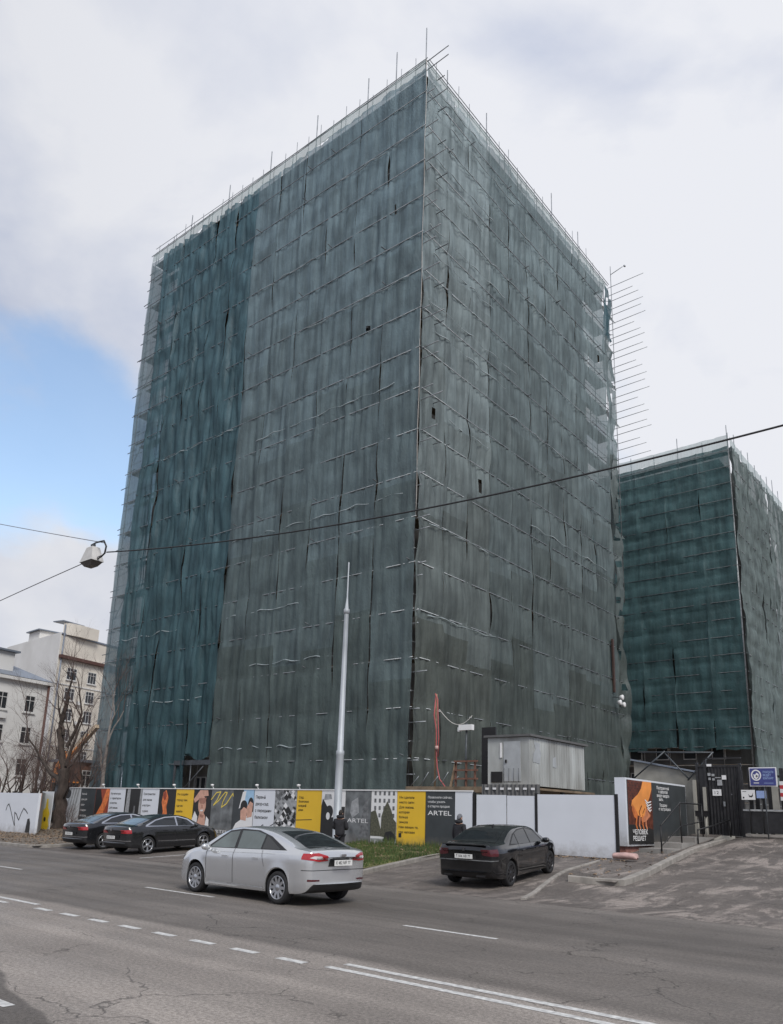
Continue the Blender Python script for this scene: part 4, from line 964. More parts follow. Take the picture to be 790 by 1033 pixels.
# ------------------------------------------------------------ booth, gate, railings
bt = thing('gate_booth', 'pale concrete guard booth with propped beams behind the billboard', 'booth', (-13, 37, .9)); o4 = (-13, 37, .9)
mb = MB().prism([(-14.5, 35.6, .9), (-11.35, 35.6, .9), (-11.35, 35.6, 3.95), (-14.5, 35.6, 4.60)], (0, 4, 0)); mb.build('wall', 'booth_wall', bt, o4, fix=True)
MB().box((-13.0, 35.55, 1.9), (-12.2, 35.6, 3.0)).build('window', 'window_dark', bt, o4)
MB().prism([(-14.6, 35.45, 4.63), (-11.2, 35.45, 3.96), (-11.2, 35.45, 4.02), (-14.6, 35.45, 4.70)], (0, 4.3, 0)).build('roof', 'roof_grey', bt, o4, fix=True)
for a, b in (((-14.4, 35.3, 3.8), (-12.9, 35.3, 5.0)), ((-13.0, 35.35, 5.0), (-11.9, 35.35, 3.75)), ((-11.95, 35.3, 3.7), (-10.8, 35.3, 4.9)), ((-14.2, 35.4, 5.0), (-10.8, 35.4, 4.9))): MB().tube(a, b, .035).build('beam', 'steel_dark', bt, o4)
for x in (-11.62, -11.22):
    MB().box((x, 34.95 if x > -11.5 else 34.9, 1.1), (x + .12, 35.07, 3.7 if x < -11.5 else 3.4)).build('post', 'booth_wall', bt, o4)
wb = thing('litter_bin', 'small dark box on thin pale legs beside the booth posts', 'bin', (-11.0, 33.9, 1.2))
MB().box((-.2, -.15, .95), (.25, .15, 1.15)).box((-.22, -.17, 1.15), (.27, .17, 1.18)).build('box', 'black', wb)
for x in (-.14, .18): MB().tube((x, 0, 0), (x, 0, .95), .035).build('leg', 'booth_wall', wb)

gt = thing('site_gate', 'tall black sheet metal gate with notices at the end of the driveway', 'gate', (-10.6, 35.2, 1.4)); o5 = (-10.6, 35.2, 1.4)
GY = 35.1
o = MB().grid(lambda u, v: (-11.05 + 1.35 * u, GY + .018 * (1 if int(u * 40) % 4 < 2 else -1), 1.40 + 2.85 * v), 40, 2, sm=False).build('door', 'black_gate', gt, o5)
for x, z1_ in ((-11.45, 4.45), (-11.1, 4.55), (-9.68, 4.4)): MB().box((x - .05, GY - .06, 1.3), (x + .05, GY + .06, z1_)).build('post', 'black_gate', gt, o5)
MB().grid(lambda u, v: (-11.4 + .27 * u, GY, 1.4 + 2.9 * v), 4, 2).build('side_panel', 'black_gate', gt, o5)
MB().box((-11.5, GY - .04, 4.26), (-9.6, GY + .04, 4.34)).box((-11.1, GY - .05, 4.6), (-9.6, GY + .02, 4.65)).build('lintel', 'black_gate', gt, o5)
MB().tube((-10.05, GY - .05, 3.1), (-10.05, GY - .11, 3.1), .02).box((-10.4, GY - .05, 2.6), (-10.33, GY - .12, 2.8)).build('handle', 'steel', gt, o5)
for (x, z, a, b, m_) in ((-10.84, 3.04, .36, .27, 'ink_white'), (-10.42, 3.72, .18, .18, 'ink_white'), (-11.02, 4.28, .2, .1, 'ink_white'), (-10.62, 3.47, .2, .24, 'ink_grey'), (-11.0, 3.88, .12, .12, 'ink_grey'), (-10.84, 3.86, .12, .1, 'ink_grey'), (-10.98, 3.70, .1, .1, 'ink_grey'), (-10.82, 3.68, .1, .1, 'ink_grey'), (-10.70, 3.78, .24, .04, 'ink_grey')):
    MB().box((x, GY - .05, z), (x + a, GY - .03, z + b)).build('notice', m_, gt, o5)
pl = Plane((-10.84, GY - .05, 3.04), (1, 0, 0), (0, 0, 1), (0, -1, 0)); q = MB(); pl.text(q, '12', .09, .07, .18, .17, 0, .003); q.build('lettering', 'ink_black', gt, o5)
# vehicle gate
vg = thing('vehicle_gate', 'low black vehicle gate closing the driveway at the right edge', 'gate', (-8.5, 35, 1.4)); o6 = (-8.5, 35, 1.4)
MB().box((-9.6, 34.9, 1.55), (-4.2, 34.96, 2.42)).build('leaf', 'black_gate', vg, o6)
MB().box((-9.6, 34.85, 2.43), (-4.2, 35.0, 2.5)).build('rail', 'ink_grey', vg, o6)
for x in (-9.62, -7.2): MB().box((x - .05, 34.97, 1.4), (x + .05, 35.07, 4.1)).build('post', 'black_gate', vg, o6)
MB().box((-9.5, 34.6, 1.42), (-4.4, 34.75, 1.52)).build('threshold', 'kerb_stone', vg, o6)
# lattice panel behind
lf = thing('slatted_fence', 'dark slatted fence panel behind the low vehicle gate', 'fence', (-8, 37, 1.4)); o7 = (-8, 37, 1.4)
for k in range(24): MB().box((-9.9 + k * .26, 37, 1.4), (-9.9 + k * .26 + .17, 37.04, 4.3)).build('slat', 'black_gate', lf, o7)
MB().box((-9.9, 37.05, 2.0), (-3.7, 37.1, 2.1)).box((-9.9, 37.05, 3.9), (-3.7, 37.1, 4.0)).build('rail', 'black_gate', lf, o7)
rb = thing('barrier_arm', 'red and white striped barrier post at the right edge behind the gate', 'barrier', (-8.2, 36.2, 1.4))
for k in range(5): MB().box((-.22, -.04, 1.5 + k * .16), (.5, .04, 1.66 + k * .16)).build('stripe', ['ink_white', 'ink_red'][k % 2], rb)
MB().box((-.55, -.05, 0), (-.3, .05, 2.5)).box((-.05, -.05, 0), (.1, .05, 1.5)).build('post', 'booth_wall', rb)
# signs
sg = thing('entrance_sign', 'blue entrance sign with a round white crest above the vehicle gate', 'sign', (-8.4, 33.6, 3.4)); o8 = (-8.4, 33.6, 3.4)
MB().box((-8.92, 33.6, 3.37), (-7.90, 33.64, 4.12)).build('frame', 'ink_white', sg, o8)
MB().box((-8.88, 33.57, 3.41), (-7.94, 33.6, 4.08)).build('face', 'ink_blue', sg, o8)
pl = Plane((-8.88, 33.57, 3.41), (1, 0, 0), (0, 0, 1), (0, -1, 0)); cr_ = MB()
pl.oval(cr_, .23, .40, .19, .22, 0, .004, 24); pl.oval(cr_, .23, .40, .14, .17, 1, .006, 24); pl.poly(cr_, [(.15, .30), (.22, .24), (.31, .30), (.33, .44), (.25, .50), (.20, .42), (.13, .44)], 0, .008); pl.oval(cr_, .25, .36, .04, .05, 2, .010)
pl.rect(cr_, .12, .08, .32, .11, 0, .004); pl.rect(cr_, .5, .08, .85, .10, 3, .004)
cr_.build('crest', ['ink_white', 'ink_blue', 'ink_midgrey', 'ink_light_blue'], sg, o8)
tx = MB()
for q, (ln, wd_) in enumerate((('СТРОИТЕЛЬСТВО', .40), ('ВЕДЁТ', .30), ('КОМПАНИЯ', .38))): pl.text(tx, ln, .48, .48 - q * .12, .11, wd_, 0, .005, .03)
tx.build('lettering', 'ink_light_blue', sg, o8)
MB().tube((-8.4, 33.68, 1.35), (-8.4, 33.68, 3.9), .03).build('post', 'steel_dark', sg, o8)
s2 = thing('notice_board', 'white notice sheet with black arrow under the blue sign', 'sign', (-9.3, 34.75, 2.9))
MB().box((-.29, 0, -.02), (.24, .03, .38)).build('face', 'ink_white', s2); pl = Plane((-.29, 0, -.02), (1, 0, 0), (0, 0, 1), (0, -1, 0)); q = MB()
pl.poly(q, [(.27, .24), (.33, .16), (.40, .17), (.47, .30), (.44, .20), (.46, .16), (.40, .10), (.31, .11)], 0, .004); pl.rect(q, .05, .05, .11, .12, 0, .004); pl.rect(q, .05, .32, .2, .34, 0, .004); q.build('arrow', 'ink_black', s2)
MB().tube((-.02, .05, -1.5), (-.02, .05, .3), .02).build('post', 'black', s2)
s3 = thing('small_sign', 'small plain blue sign right of the white notice', 'sign', (-8.9, 34.78, 2.95)); MB().box((-.11, 0, 0), (.26, .03, .30)).build('face', 'ink_light_blue', s3); MB().tube((.07, .05, -1.55), (.07, .05, .2), .02).build('post', 'black', s3)
# railings
r1_ = thing('handrail', 'black tubular handrail beside the billboard steps', 'railing', (-10.7, 29, .8), group='black handrails by the driveway'); o9 = (-10.7, 29, .8)
for p, q in (((-10.75, 28.6, .8), (-10.75, 28.6, 1.75)), ((-10.75, 30.7, 1.0), (-10.75, 30.7, 2.62)), ((-10.75, 33.2, 1.35), (-10.75, 33.2, 2.62))): MB().tube(p, q, .03).build('post', 'black', r1_, o9)
MB().path([(-10.75, 28.6, 1.75), (-10.75, 30.7, 2.62), (-10.75, 33.2, 2.62)], .03).build('rail', 'black', r1_, o9)
MB().path([(-10.75, 28.6, 1.05), (-10.75, 30.7, 1.75), (-10.75, 33.2, 1.95)], .022).build('rail', 'black', r1_, o9)
r2_ = thing('handrail', 'low black handrail on the kerb leading up to the gate', 'railing', (-10.4, 33, 1.2), group='black handrails by the driveway'); o10 = (-10.4, 33, 1.2)
MB().tube((-10.50, 31.8, 1.05), (-10.5, 31.8, 1.62), .03).build('post', 'black', r2_, o10); MB().tube((-10.2, 35, 1.35), (-10.2, 35, 2.05), .03).build('post', 'black', r2_, o10)
MB().path([(-10.5, 31.8, 1.62), (-10.35, 33.3, 1.80), (-10.2, 35, 2.05)], .03).build('rail', 'black', r2_, o10)

# ------------------------------------------------------------ cabin on its platform
cb = thing('site_cabin', 'grey sheet metal site cabin with a door raised above the fence', 'cabin', (-18, 32, 3.3)); oc = (-18, 32, 3.3)
MB().box((-20.25, 32, 3.32), (-18, 37.7, 5.55)).build('body', 'shed_metal', cb, oc)
mb = MB()
for k in range(22): mb.box((-18, 32.15 + k * .255, 3.36), (-17.985, 32.15 + k * .255 + .05, 5.5))
mb.build('side_ribs', 'shed_metal', cb, oc)
MB().box((-20.4, 31.85, 5.56), (-17.85, 37.9, 5.66)).build('roof', 'shed_roof', cb, oc)
dr = MB().box((-19.35, 31.96, 3.5), (-18.45, 31.998, 5.35)).build('door', 'shed_door', cb, oc); MB().box((-19.25, 31.90, 4.35), (-19.18, 31.955, 4.5)).build('handle', 'black', dr, oc)
MB().box((-20.05, 31.96, 3.45), (-19.45, 31.998, 3.95)).build('hatch', 'black', cb, oc)
MB().box((-19.55, 31.95, 4.6), (-19.45, 31.998, 5.3)).build('drain_strip', 'ink_white', cb, oc)
pl = Plane((-17.985, 32, 3.3), (0, 1, 0), (0, 0, 1), (1, 0, 0)); q = MB()
pl.poly(q, [(.3, 1.1), (.95, 1.05), (1.1, 1.55), (.95, 1.75), (1.0, 2.0), (.4, 2.05), (.55, 1.7), (.35, 1.5)], 0, .004); pl.poly(q, [(2.2, 1.0), (2.6, .95), (2.55, 1.5), (2.25, 1.4)], 0, .004); q.build('torn_paper', 'shed_door', cb, oc)
for k in range(4): MB().tube((-19.3 + k * .26, 31.9, 3.45), (-19.3 + k * .26, 31.9, 4.1), .012).build('bar', 'steel_dark', cb, oc)
pf = thing('cabin_platform', 'steel and timber platform carrying the site cabin above the fence', 'platform', (-19, 32, .5)); op = (-19, 32, .5)
MB().box((-24.6, 31.2, 3.12), (-17.7, 38.2, 3.22)).box((-24.6, 31.2, 2.95), (-17.7, 31.35, 3.12)).build('deck', 'plank', pf, op)
for x, y in ((-24.4, 31.4), (-21.5, 31.4), (-17.9, 31.4), (-17.9, 35), (-17.9, 38), (-24.4, 38)): MB().box((x - .08, y - .08, .3), (x + .08, y + .08, 3.12)).build('leg', 'steel_dark', pf, op)
for x in (-21.65, -21.05, -20.55): MB().box((x - .04, 31.3, 3.22), (x + .04, 31.38, 4.45)).build('rail_post', 'timber_red', pf, op)
for z in (3.55, 3.95, 4.37): MB().box((-21.7, 31.24, z), (-20.35, 31.295, z + .08)).build('rail', 'timber_red', pf, op)
MB().prism([(-22.0, 31.3, 3.2), (-21.88, 31.3, 3.2), (-21.62, 31.3, 4.3), (-21.72, 31.3, 4.3)], (0, .06, 0)).build('brace', 'timber', pf, op)
for k in range(5): MB().tube((-24.4 + k * .6, 31.35, 3.22), (-23.9 + k * .6, 31.35, 3.22 + .5 + .2 * (k % 2)), .02).build('loose_rod', 'steel', pf, op)
MB().box((-21.25, 33, 3.25), (-20.45, 33.1, 6.2)).build('dark_screen', 'black', pf, op)
pm_ = thing('camera_post', 'thin dark post with a white camera housing left of the cabin', 'post', (-21.4, 31.8, 3.2))
MB().tube((0, 0, 0), (.05, 0, 3.1), .05).build('pole', 'steel_dark', pm_)
MB().box((-.35, -.12, 2.75), (.42, .1, 3.02)).box((-.42, -.1, 2.7), (-.3, .08, 2.9)).build('housing', 'ink_white', pm_)
hp = thing('hose_pole', 'timber pole with looped red hoses tied to it', 'pole', (-23.3, 31.9, 3.2))
MB().tube((0, 0, 0), (.02, 0, 4.7), .05).build('pole', 'timber', hp)
MB().path([(.05, -.08, 4.65), (-.04, -.1, 3.6), (.12, -.1, 2.8), (.14, -.1, 1.6), (.2, -.1, 1.0), (.36, -.1, .4), (.75, -.12, .0), (1.1, -.12, -.2)], .03, 8).build('hose', 'hose_red', hp)
MB().path([(.02, -.12, 4.7), (.18, -.12, 4.4), (.22, -.13, 3.6), (.3, -.14, 2.4), (.26, -.14, 1.5)], .026, 8).build('hose', 'hose_red', hp)
MB().lathe([(.02, -.1), (.1, -.08), (.1, .08), (.02, .1)], (.2, -.14, 1.95), 'z', 10).build('coupling', 'pink_wrap', hp)
MB().path([(.2 + 2.0 * t_, .0, 3.9 - .9 * math.sin(PI * t_ * .8) + .1 * t_) for t_ in [i / 12 for i in range(13)]], .018, 5).build('cable', 'rope_white', hp)

# ------------------------------------------------------------ street pole, wires, suspended lamp
px, py = -23.4, 25.0
pp = thing('street_pole', 'tall tapered galvanised steel pole without a lamp standing at the hoarding', 'pole', (px, py, .35))
pp_z = 13.0 - .35
MB().lathe([(.30, 0), (.30, .03), (.17, .05), (.165, 3.9), (.18, 3.95), (.18, 4.1), (.135, 4.15), (.10, 10.3)], (0, 0, 0), 'z', 16).build('shaft', 'galvanised', pp)
MB().lathe([(.10, 10.3), (.14, 10.32), (.14, 10.5), (.09, 10.55), (.035, 11.1), (.03, 12.75), (.0, 12.8)], (0, 0, 0), 'z', 12).build('spike', 'galvanised', pp)
def sagline(a, b, sag, n=40):
    a = Vector(a); b = Vector(b); return [a + (b - a) * (i / n) - Vector((0, 0, sag * 4 * (i / n) * (1 - i / n))) for i in range(n + 1)]
Nn = Vector((-21.6, 12, 9.54))
setp(MB().path(sagline(Nn, (6.0, 15.0, 9.66),   .9, 80), .021, 5).build('overhead_cable', 'cable'), 'thick black overhead cable sagging across the netted block', 'cable')
setp(MB().path(sagline((-60, 12, 5.6), Nn + Vector((-.3, 0, -.05)), -.4, 50), .016, 5).build('span_wire', 'wire_grey'), 'lower thin wire rising to the hanging lamp from the left', 'wire')
setp(MB().path(sagline((-60, 12.3, 22.0), Nn + Vector((-.2, 0, .35)), .2, 50), .013, 5).build('span_wire', 'wire_grey'), 'upper thin wire dropping to the hanging lamp from the left', 'wire')
ln = thing('hanging_lamp', 'white trapezoid street lamp hanging from the wires at the left edge of the netted block', 'lamp', (-22.45, 12, 9.55))
mb = MB(); c = [(-.34, -.20, -.12), (.34, -.20, -.12), (.34, .2, -.12), (-.34, .2, -.12)]; t_ = [(-.18, -.13, .30), (.18, -.13, .30), (.18, .13, .30), (-.18, .13, .30)]; s_ = [(-.36, -.22, -.19), (.36, -.22, -.19), (.36, .22, -.19), (-.36, .22, -.19)]
mb.add(c + t_, [(0, 1, 5, 4), (1, 2, 6, 5), (2, 3, 7, 6), (3, 0, 4, 7), (4, 5, 6, 7)]); mb.add(s_ + c, [(0, 1, 5, 4), (1, 2, 6, 5), (2, 3, 7, 6), (3, 0, 4, 7)])
mb.build('shell', 'lamp_shell', ln)
mb = MB(); bt_ = [(-.2, -.12, -.33), (.2, -.12, -.33), (.2, .12, -.33), (-.2, .12, -.33)]; s2_ = [(-.34, -.2, -.19), (.34, -.2, -.19), (.34, .2, -.19), (-.34, .2, -.19)]
mb.add(bt_ + s2_, [(0, 1, 5, 4), (1, 2, 6, 5), (2, 3, 7, 6), (3, 0, 4, 7), (3, 2, 1, 0)]); mb.build('lens', 'lamp_lens', ln)
MB().box((-.06, -.04, .3), (.06, .04, .42)).tube((-.15, 0, .42), (.2, 0, .46), .03).build('clamp', 'steel_dark', ln)
MB().path([(.2, 0, .45), (.6, 0, .42), (.78, 0, .2), (.74, 0, -.02), (.55, 0, -.1), (.3, 0, -.15)], .028, 6).build('hook', 'black', ln)

# ------------------------------------------------------------ orange excavator behind the hoarding
ex = thing('excavator', 'orange excavator with raised cream boom behind the hoarding at the left', 'excavator', (-64, 34, .4)); oe = (-64, 34, .4)
def beam(mb, pts, w0, w1, th):
    for (a, b, wa, wb_) in pts:
        a = Vector(a); b = Vector(b); d = (b - a).normalized(); up = Vector((-d.z, 0, d.x))
        mb.prism([a + up * wa, b + up * wb_, b - up * wb_, a - up * wa], (0, th, 0))
mb = MB(); beam(mb, [((-64.0, 33.8, 1.6), (-64.6, 33.8, 4.8), .35, .45), ((-64.6, 33.8, 4.6), (-63.4, 33.8, 5.9), .45, .35)], 0, 0, .5); mb.build('lower_boom', 'excavator_orange', ex, oe, fix=True)
mb = MB(); beam(mb, [((-63.9, 33.9, 5.4), (-59.4, 33.9, 8.1), .32, .16)], 0, 0, .35); mb.build('upper_boom', 'boom_cream', ex, oe, fix=True)
MB().tube((-64.1, 33.7, 4.7), (-61.5, 33.7, 6.4), .09).tube((-61.5, 33.7, 6.4), (-60, 33.7, 7.4), .05).build('hydraulic_ram', 'excavator_orange', ex, oe)
MB().tube((-62.9, 34, 6.2), (-60.6, 34, 7.95), .06).build('hydraulic_ram', 'steel_dark', ex, oe)
mb = MB().box((-66.6, 33, 1.2), (-63.6, 35.4, 2.6)); mb.build('engine_house', 'excavator_orange', ex, oe)
MB().box((-63.55, 33.1, 1.2), (-62.2, 34.6, 3.5)).build('cab', 'window_dark', ex, oe); MB().box((-63.6, 33.05, 3.51), (-62.15, 34.65, 3.62)).build('cab_roof', 'excavator_orange', ex, oe)
for y in (32.8, 35.0): MB().prism([(-66.8, y, .75), (-66.4, y, .4), (-62.6, y, .4), (-62.2, y, .75), (-62.6, y, 1.15), (-66.4, y, 1.15)], (0, .5, 0)).build('track', 'black', ex, oe, fix=True)

# ------------------------------------------------------------ bare trees
def grow(mbs, p, d, r, ln, depth, rg, twist=.35, spread=.6, up=.12):
    p = Vector(p); d = Vector(d).normalized(); n = 4
    seg = ln / n; pts = [p.copy()]; rr = [r]
    for i in range(n):
        d = (d + Vector((rg.gauss(0, 1), rg.gauss(0, 1), rg.gauss(0, 1))) * twist * .35 + Vector((0, 0, up * .4))).normalized()
        pts.append(pts[-1] + d * seg); rr.append(r * (1 - .42 * (i + 1) / n))
    mb = mbs[0] if r > .045 else mbs[1]; r = max(r, .019)
    for i in range(n): mb.tube(pts[i], pts[i + 1], rr[i], 7 if r > .08 else (4 if r > .02 else 3), rr[i + 1], 0, False)
    if depth <= 0: return
    k = rg.choice([2, 3, 3]) + (1 if depth < 4 else 0)
    for j in range(k):
        t = 1.0 if j == 0 else rg.uniform(.35, .95); i = min(n - 1, int(t * n)); q = pts[i] + (pts[i + 1] - pts[i]) * (t * n - i) if t < 1 else pts[-1]
        side = Vector((rg.gauss(0, 1), rg.gauss(0, 1), rg.gauss(0, .7))).normalized()
        nd = (d + side * spread * (.6 if j == 0 else 1.1)).normalized()
        grow(mbs, q, nd, rr[i + 1] * (.82 if j == 0 else .62), ln * rg.uniform(.62, .82), depth - 1, rg, twist, spread, up)
def tree(loc, specs, label, tm='bark', seed=1, depth=5, trunk=None, group='bare trees by the fence'):
    rg = random.Random(seed); t = thing('bare_tree', label, 'tree', loc, group=group); o = loc
    a, b = MB(), MB()
    if trunk:
        for (p, q, r0_, r1_) in trunk: a.sweep([Vector(p) + (Vector(q) - Vector(p)) * (i / 24) + Vector((noise.noise((i * .2, seed, 0)), noise.noise((i * .2, seed, 4)), 0)) * r0_ * .7 * math.sin(PI * i / 24) for i in range(25)], (lambda t_, r0_=r0_, r1_=r1_: r0_ + (r1_ - r0_) * t_ + (.35 * r0_ * max(0, 1 - t_ * 6) if r0_ > .3 else 0)), 14, 0, lambda i, k: 1 + .22 * noise.noise((math.cos(k * .449) * 1.6, math.sin(k * .449) * 1.6, i * .35 + seed)) + .10 * noise.noise((k * 1.3, i * .9, seed)))
    for (p, d, r, l_) in specs: grow((a, b), p, d, r, l_, depth, rg)
    a.build('trunk', tm, t, o); b.build('crown', 'twig', t, o)
    return t
tx0, ty0 = -48.3, 25.9
tree((tx0, ty0, .15), [((tx0 - .3, ty0, 3.0), (-.8, .1, .55), .17, 3.2), ((tx0, ty0, 4.2), (.3, -.2, .9), .12, 2.2), ((tx0 - .3, ty0, 5.4), (.2, .2, 1), .12, 2.4), ((tx0 + .2, ty0, 2.2), (.9, -.2, .35), .07, 1.4), ((tx0 - .9, ty0, 6.2), (-.4, 0, 1), .1, 2.0), ((tx0 - 1.1, ty0, 8.6), (.1, 0, 1), .08, 1.8), ((tx0, ty0, 3.6), (-.5, -.4, .8), .08, 2.0), ((tx0, ty0, 3.9), (.5, .4, .9), .08, 2.2), ((tx0 - .1, ty0, 2.6), (-.9, .2, .25), .07, 2.6)],
     'thick trunked bare tree with a cut leaning limb in front of the hoarding', seed=5, depth=5,
     trunk=[((tx0, ty0, .0), (tx0 - .15, ty0, 4.0), .44, .30), ((tx0 - .15, ty0, 3.7), (tx0 - 1.5, ty0, 6.6), .20, .19), ((tx0 - 1.5, ty0, 6.3), (tx0 - 1.1, ty0 + .1, 8.8), .17, .12)])
for k, (x, y, s_, lab) in enumerate(((-56, 31.5, 1.0, 'slender bare tree with upright twigs left of the excavator'), (-60.5, 27.5, .9, 'reddish bushy bare tree over the white wall'), (-64.5, 31, 1.05, 'bare tree at the far left edge behind the wall'), (-67.5, 36.5, 1.2, 'taller bare tree before the blank white house wall'), (-75, 39, 1.2, 'bare tree in front of the low town house'), (-62.5, 29.5, .8, 'small twiggy bare tree with spreading low branches behind the scribbled wall'), (-54, 29, .75, 'small bare tree between the thick trunk and the excavator'), (-66, 33.5, 1.1, 'brownish bare tree second from the left edge'), (-58.5, 30.5, 1.0, 'many stemmed bare tree just left of the thick trunk'), (-72, 36, 1.15, 'bare tree standing beneath the drainpipe of the town house'), (-61, 36, 1.1, 'bare tree before the cream house beside the excavator boom'))):
    tree((x, y, .2), [((x, y, 2.2 * s_), (.1, 0, 1), .10 * s_, 2.2 * s_), ((x, y, 1.8), (-.6, .1, .8), .08 * s_, 1.9 * s_), ((x, y, 2.0), (.6, -.1, .9), .08 * s_, 1.9 * s_), ((x, y, 1.9), (.3, .6, .9), .07, 1.8), ((x, y, 1.4), (.1, -.5, .8), .06, 1.6)], lab, 'bark', seed=20 + k, depth=6, trunk=[((x, y, 0), (x, y, 2.3 * s_), .15 * s_, .11 * s_)])
x, y = -57.5, 34.0
tree((x, y, .3), [((x, y, 5.0), (.08, 0, 1), .13, 4.0), ((x + .1, y, 6.5), (.25, 0, 1), .07, 3.0), ((x, y, 4), (-.25, 0, 1), .07, 2.6)], 'tall pale barked slender tree rising before the cream house', 'pale_bark', seed=44, depth=4, trunk=[((x, y, 0), (x, y, 5.1), .2, .14)])
# low scrub at the hoarding foot
rg = random.Random(3)
t = thing('bush', 'low leafless bush at the foot of the hoarding by the thick tree', 'bush', (-46.6, 25.8, .2)); a, b = MB(), MB()
for k in range(7): grow((b, b), (-46.6 + rg.uniform(-.8, .9), 25.8, .2), (rg.uniform(-.5, .5), rg.uniform(-.3, .1), 1), .025, .8, 3, rg)
b.build('twigs', 'twig', t, (-46.6, 25.8, .2))
for k in range(3):
    cx = -33.2 - k * 1.8

# ------------------------------------------------------------ cars
def smooth_interp(x, pts):
    if x <= pts[0][0]: return pts[0][1]
    if x >= pts[-1][0]: return pts[-1][1]
    n = len(pts)
    for i in range(n - 1):
        if x <= pts[i + 1][0]:
            x0, y0 = pts[i]; x1, y1 = pts[i + 1]; t = (x - x0) / (x1 - x0); h = x1 - x0
            m0 = (pts[i + 1][1] - pts[i - 1][1]) / (pts[i + 1][0] - pts[i - 1][0]) if i > 0 else (y1 - y0) / h
            m1 = (pts[i + 2][1] - y0) / (pts[i + 2][0] - x0) if i + 2 < n else (y1 - y0) / h
            d = (y1 - y0) / h
            if d == 0 or m0 * d < 0: m0 = 0
            if d == 0 or m1 * d < 0: m1 = 0
            m0 = math.copysign(min(abs(m0), 3 * abs(d)), d) if d else 0; m1 = math.copysign(min(abs(m1), 3 * abs(d)), d) if d else 0
            return (2 * t ** 3 - 3 * t * t + 1) * y0 + (t ** 3 - 2 * t * t + t) * h * m0 + (-2 * t ** 3 + 3 * t * t) * y1 + (t ** 3 - t * t) * h * m1
def make_car(s, root):
    Lr, Lf, W, belt, R_ = s['xr'], s['xf'], s['W'] / 2, s['belt'], s['tyre'] + .055
    wr, wf_ = s['wr'], s['wf']
    def ztop(x): return smooth_interp(x, s['top'])
    def wid(x): return smooth_interp(x, s['plan'])
    def sec(x):
        zt = ztop(x); w_ = wid(x); zb = smooth_interp(x, s['bot']); arch = 0
        for xw in (wr, wf_):
            if abs(x - xw) < R_: arch = max(arch, s['tyre'] + math.sqrt(R_ * R_ - (x - xw) ** 2))
        zb2 = max(zb, arch); be = min(belt(x) if callable(belt) else belt, zt - .09)
        zb2 = min(zb2, be - .06)
        H_ = be - zb2
        wt = w_ - .045 - s['tumble'] * (zt - be)
        flare = .018 if any(abs(x - xw) < R_ + .06 for xw in (wr, wf_)) else 0
        sh = lambda z: w_ * (1 - .09 * max(0, (be - .16 - z)) ** 1.3 - .25 * max(0, (z - (be - .12))) ** 1.2)
        pts = [(0, zb), (w_ * .80, zb if not arch else zb2), (sh(zb2) * .975 + flare, zb2)]
        for t in (.07, .28, .5, .70, .84, .93):
            z = zb2 + H_ * t; pts.append((sh(z) + (flare * max(0, 1 - t * 2.2)), z))
        pts.append((w_ - .035, be))
        a = (w_ - .045, be + .012)
        for t in (.12, .5, .8): pts.append((a[0] + (wt + .0 - a[0]) * t, be + .012 + (zt - .012 - be) * t * .97))
        pts += [(wt - .012, zt - .022), (wt - .06, zt - .004), (wt - .16, zt + .004), (wt * .5, zt + s['crown'] * .75), (0, zt + s['crown'])]
        return pts
    xs = set(); x = Lr
    while x < Lf: xs.add(round(x, 4)); x += .06
    for e, sg_ in ((Lr, 1), (Lf, -1)):
        for d in (0, .012, .035, .07): xs.add(round(e + sg_ * d, 4))
    for xw in (wr, wf_):
        for k in range(-12, 13): xs.add(round(xw + R_ * math.sin(PI / 2 * k / 12), 4))
        for d in (-1, 1): xs.add(round(xw + d * (R_ + .004), 4))
    xs = sorted(xs); xs = [x for i, x in enumerate(xs) if Lr <= x <= Lf and (i == 0 or x - xs[i - 1] > .0015)]
    bm = bmesh.new(); rows = []
    for x in xs:
        h = sec(x); e = 0
        for ee, sg_ in ((Lr, 1), (Lf, -1)):
            dd = (x - ee) * sg_
            if dd < .07: e = max(e, 1 - math.sqrt(max(0, 1 - (1 - dd / .07) ** 2)))
        zc = (h[0][1] + h[-1][1]) / 2
        ring = [(yy * (1 - .07 * e), zz + (zc - zz) * .09 * e) for yy, zz in h]
        # plan curvature of the ends
        def bend(yy, zz):
            f = (abs(yy) / W) ** 2.4
            if x < wr - .2: return x + f * s['bow_r'] * ((wr - .2 - x) / (wr - .2 - Lr))
            if x > wf_ + .2: return x - f * s['bow_f'] * ((x - wf_ - .2) / (Lf - wf_ - .2))
            return x
        vs = [bm.verts.new((bend(yy, zz), -yy, zz)) for yy, zz in ring] + [bm.verts.new((bend(yy, zz), yy, zz)) for yy, zz in reversed(ring[1:-1])]
        rows.append(vs)
    n = len(rows[0])
    for a, b in zip(rows, rows[1:]):
        for i in range(n):
            f = bm.faces.new((a[i], b[i], b[(i + 1) % n], a[(i + 1) % n])); f.smooth = True
            k = min(i, n - 1 - i)
            if k <= 1: f.material_index = 1
    m_ = len(sec(0))
    for r_, rev in ((rows[0], False), (rows[-1], True)):
        for i in range(m_ - 1):
            a, b = r_[i], r_[i + 1]; c_ = r_[(n - i - 1) % n]; d = r_[(n - i) % n]
            lst = []
            for v_ in ([a, b, c_, d] if rev is False else [d, c_, b, a]):
                if v_ not in lst: lst.append(v_)
            if len(lst) > 2:
                try: f = bm.faces.new(lst); f.smooth = True
                except ValueError: pass
    bmesh.ops.recalc_face_normals(bm, faces=bm.faces)
    def to_obj(b_, name, mats, parent):
        me = bpy.data.meshes.new(name); b_.to_mesh(me)
        for q in mats: me.materials.append(MAT[q])
        o = bpy.data.objects.new(name, me); COL.objects.link(o); o.parent = parent; return o
    body = to_obj(bm, 'body', [s['paint'], 'plastic_black'], root)
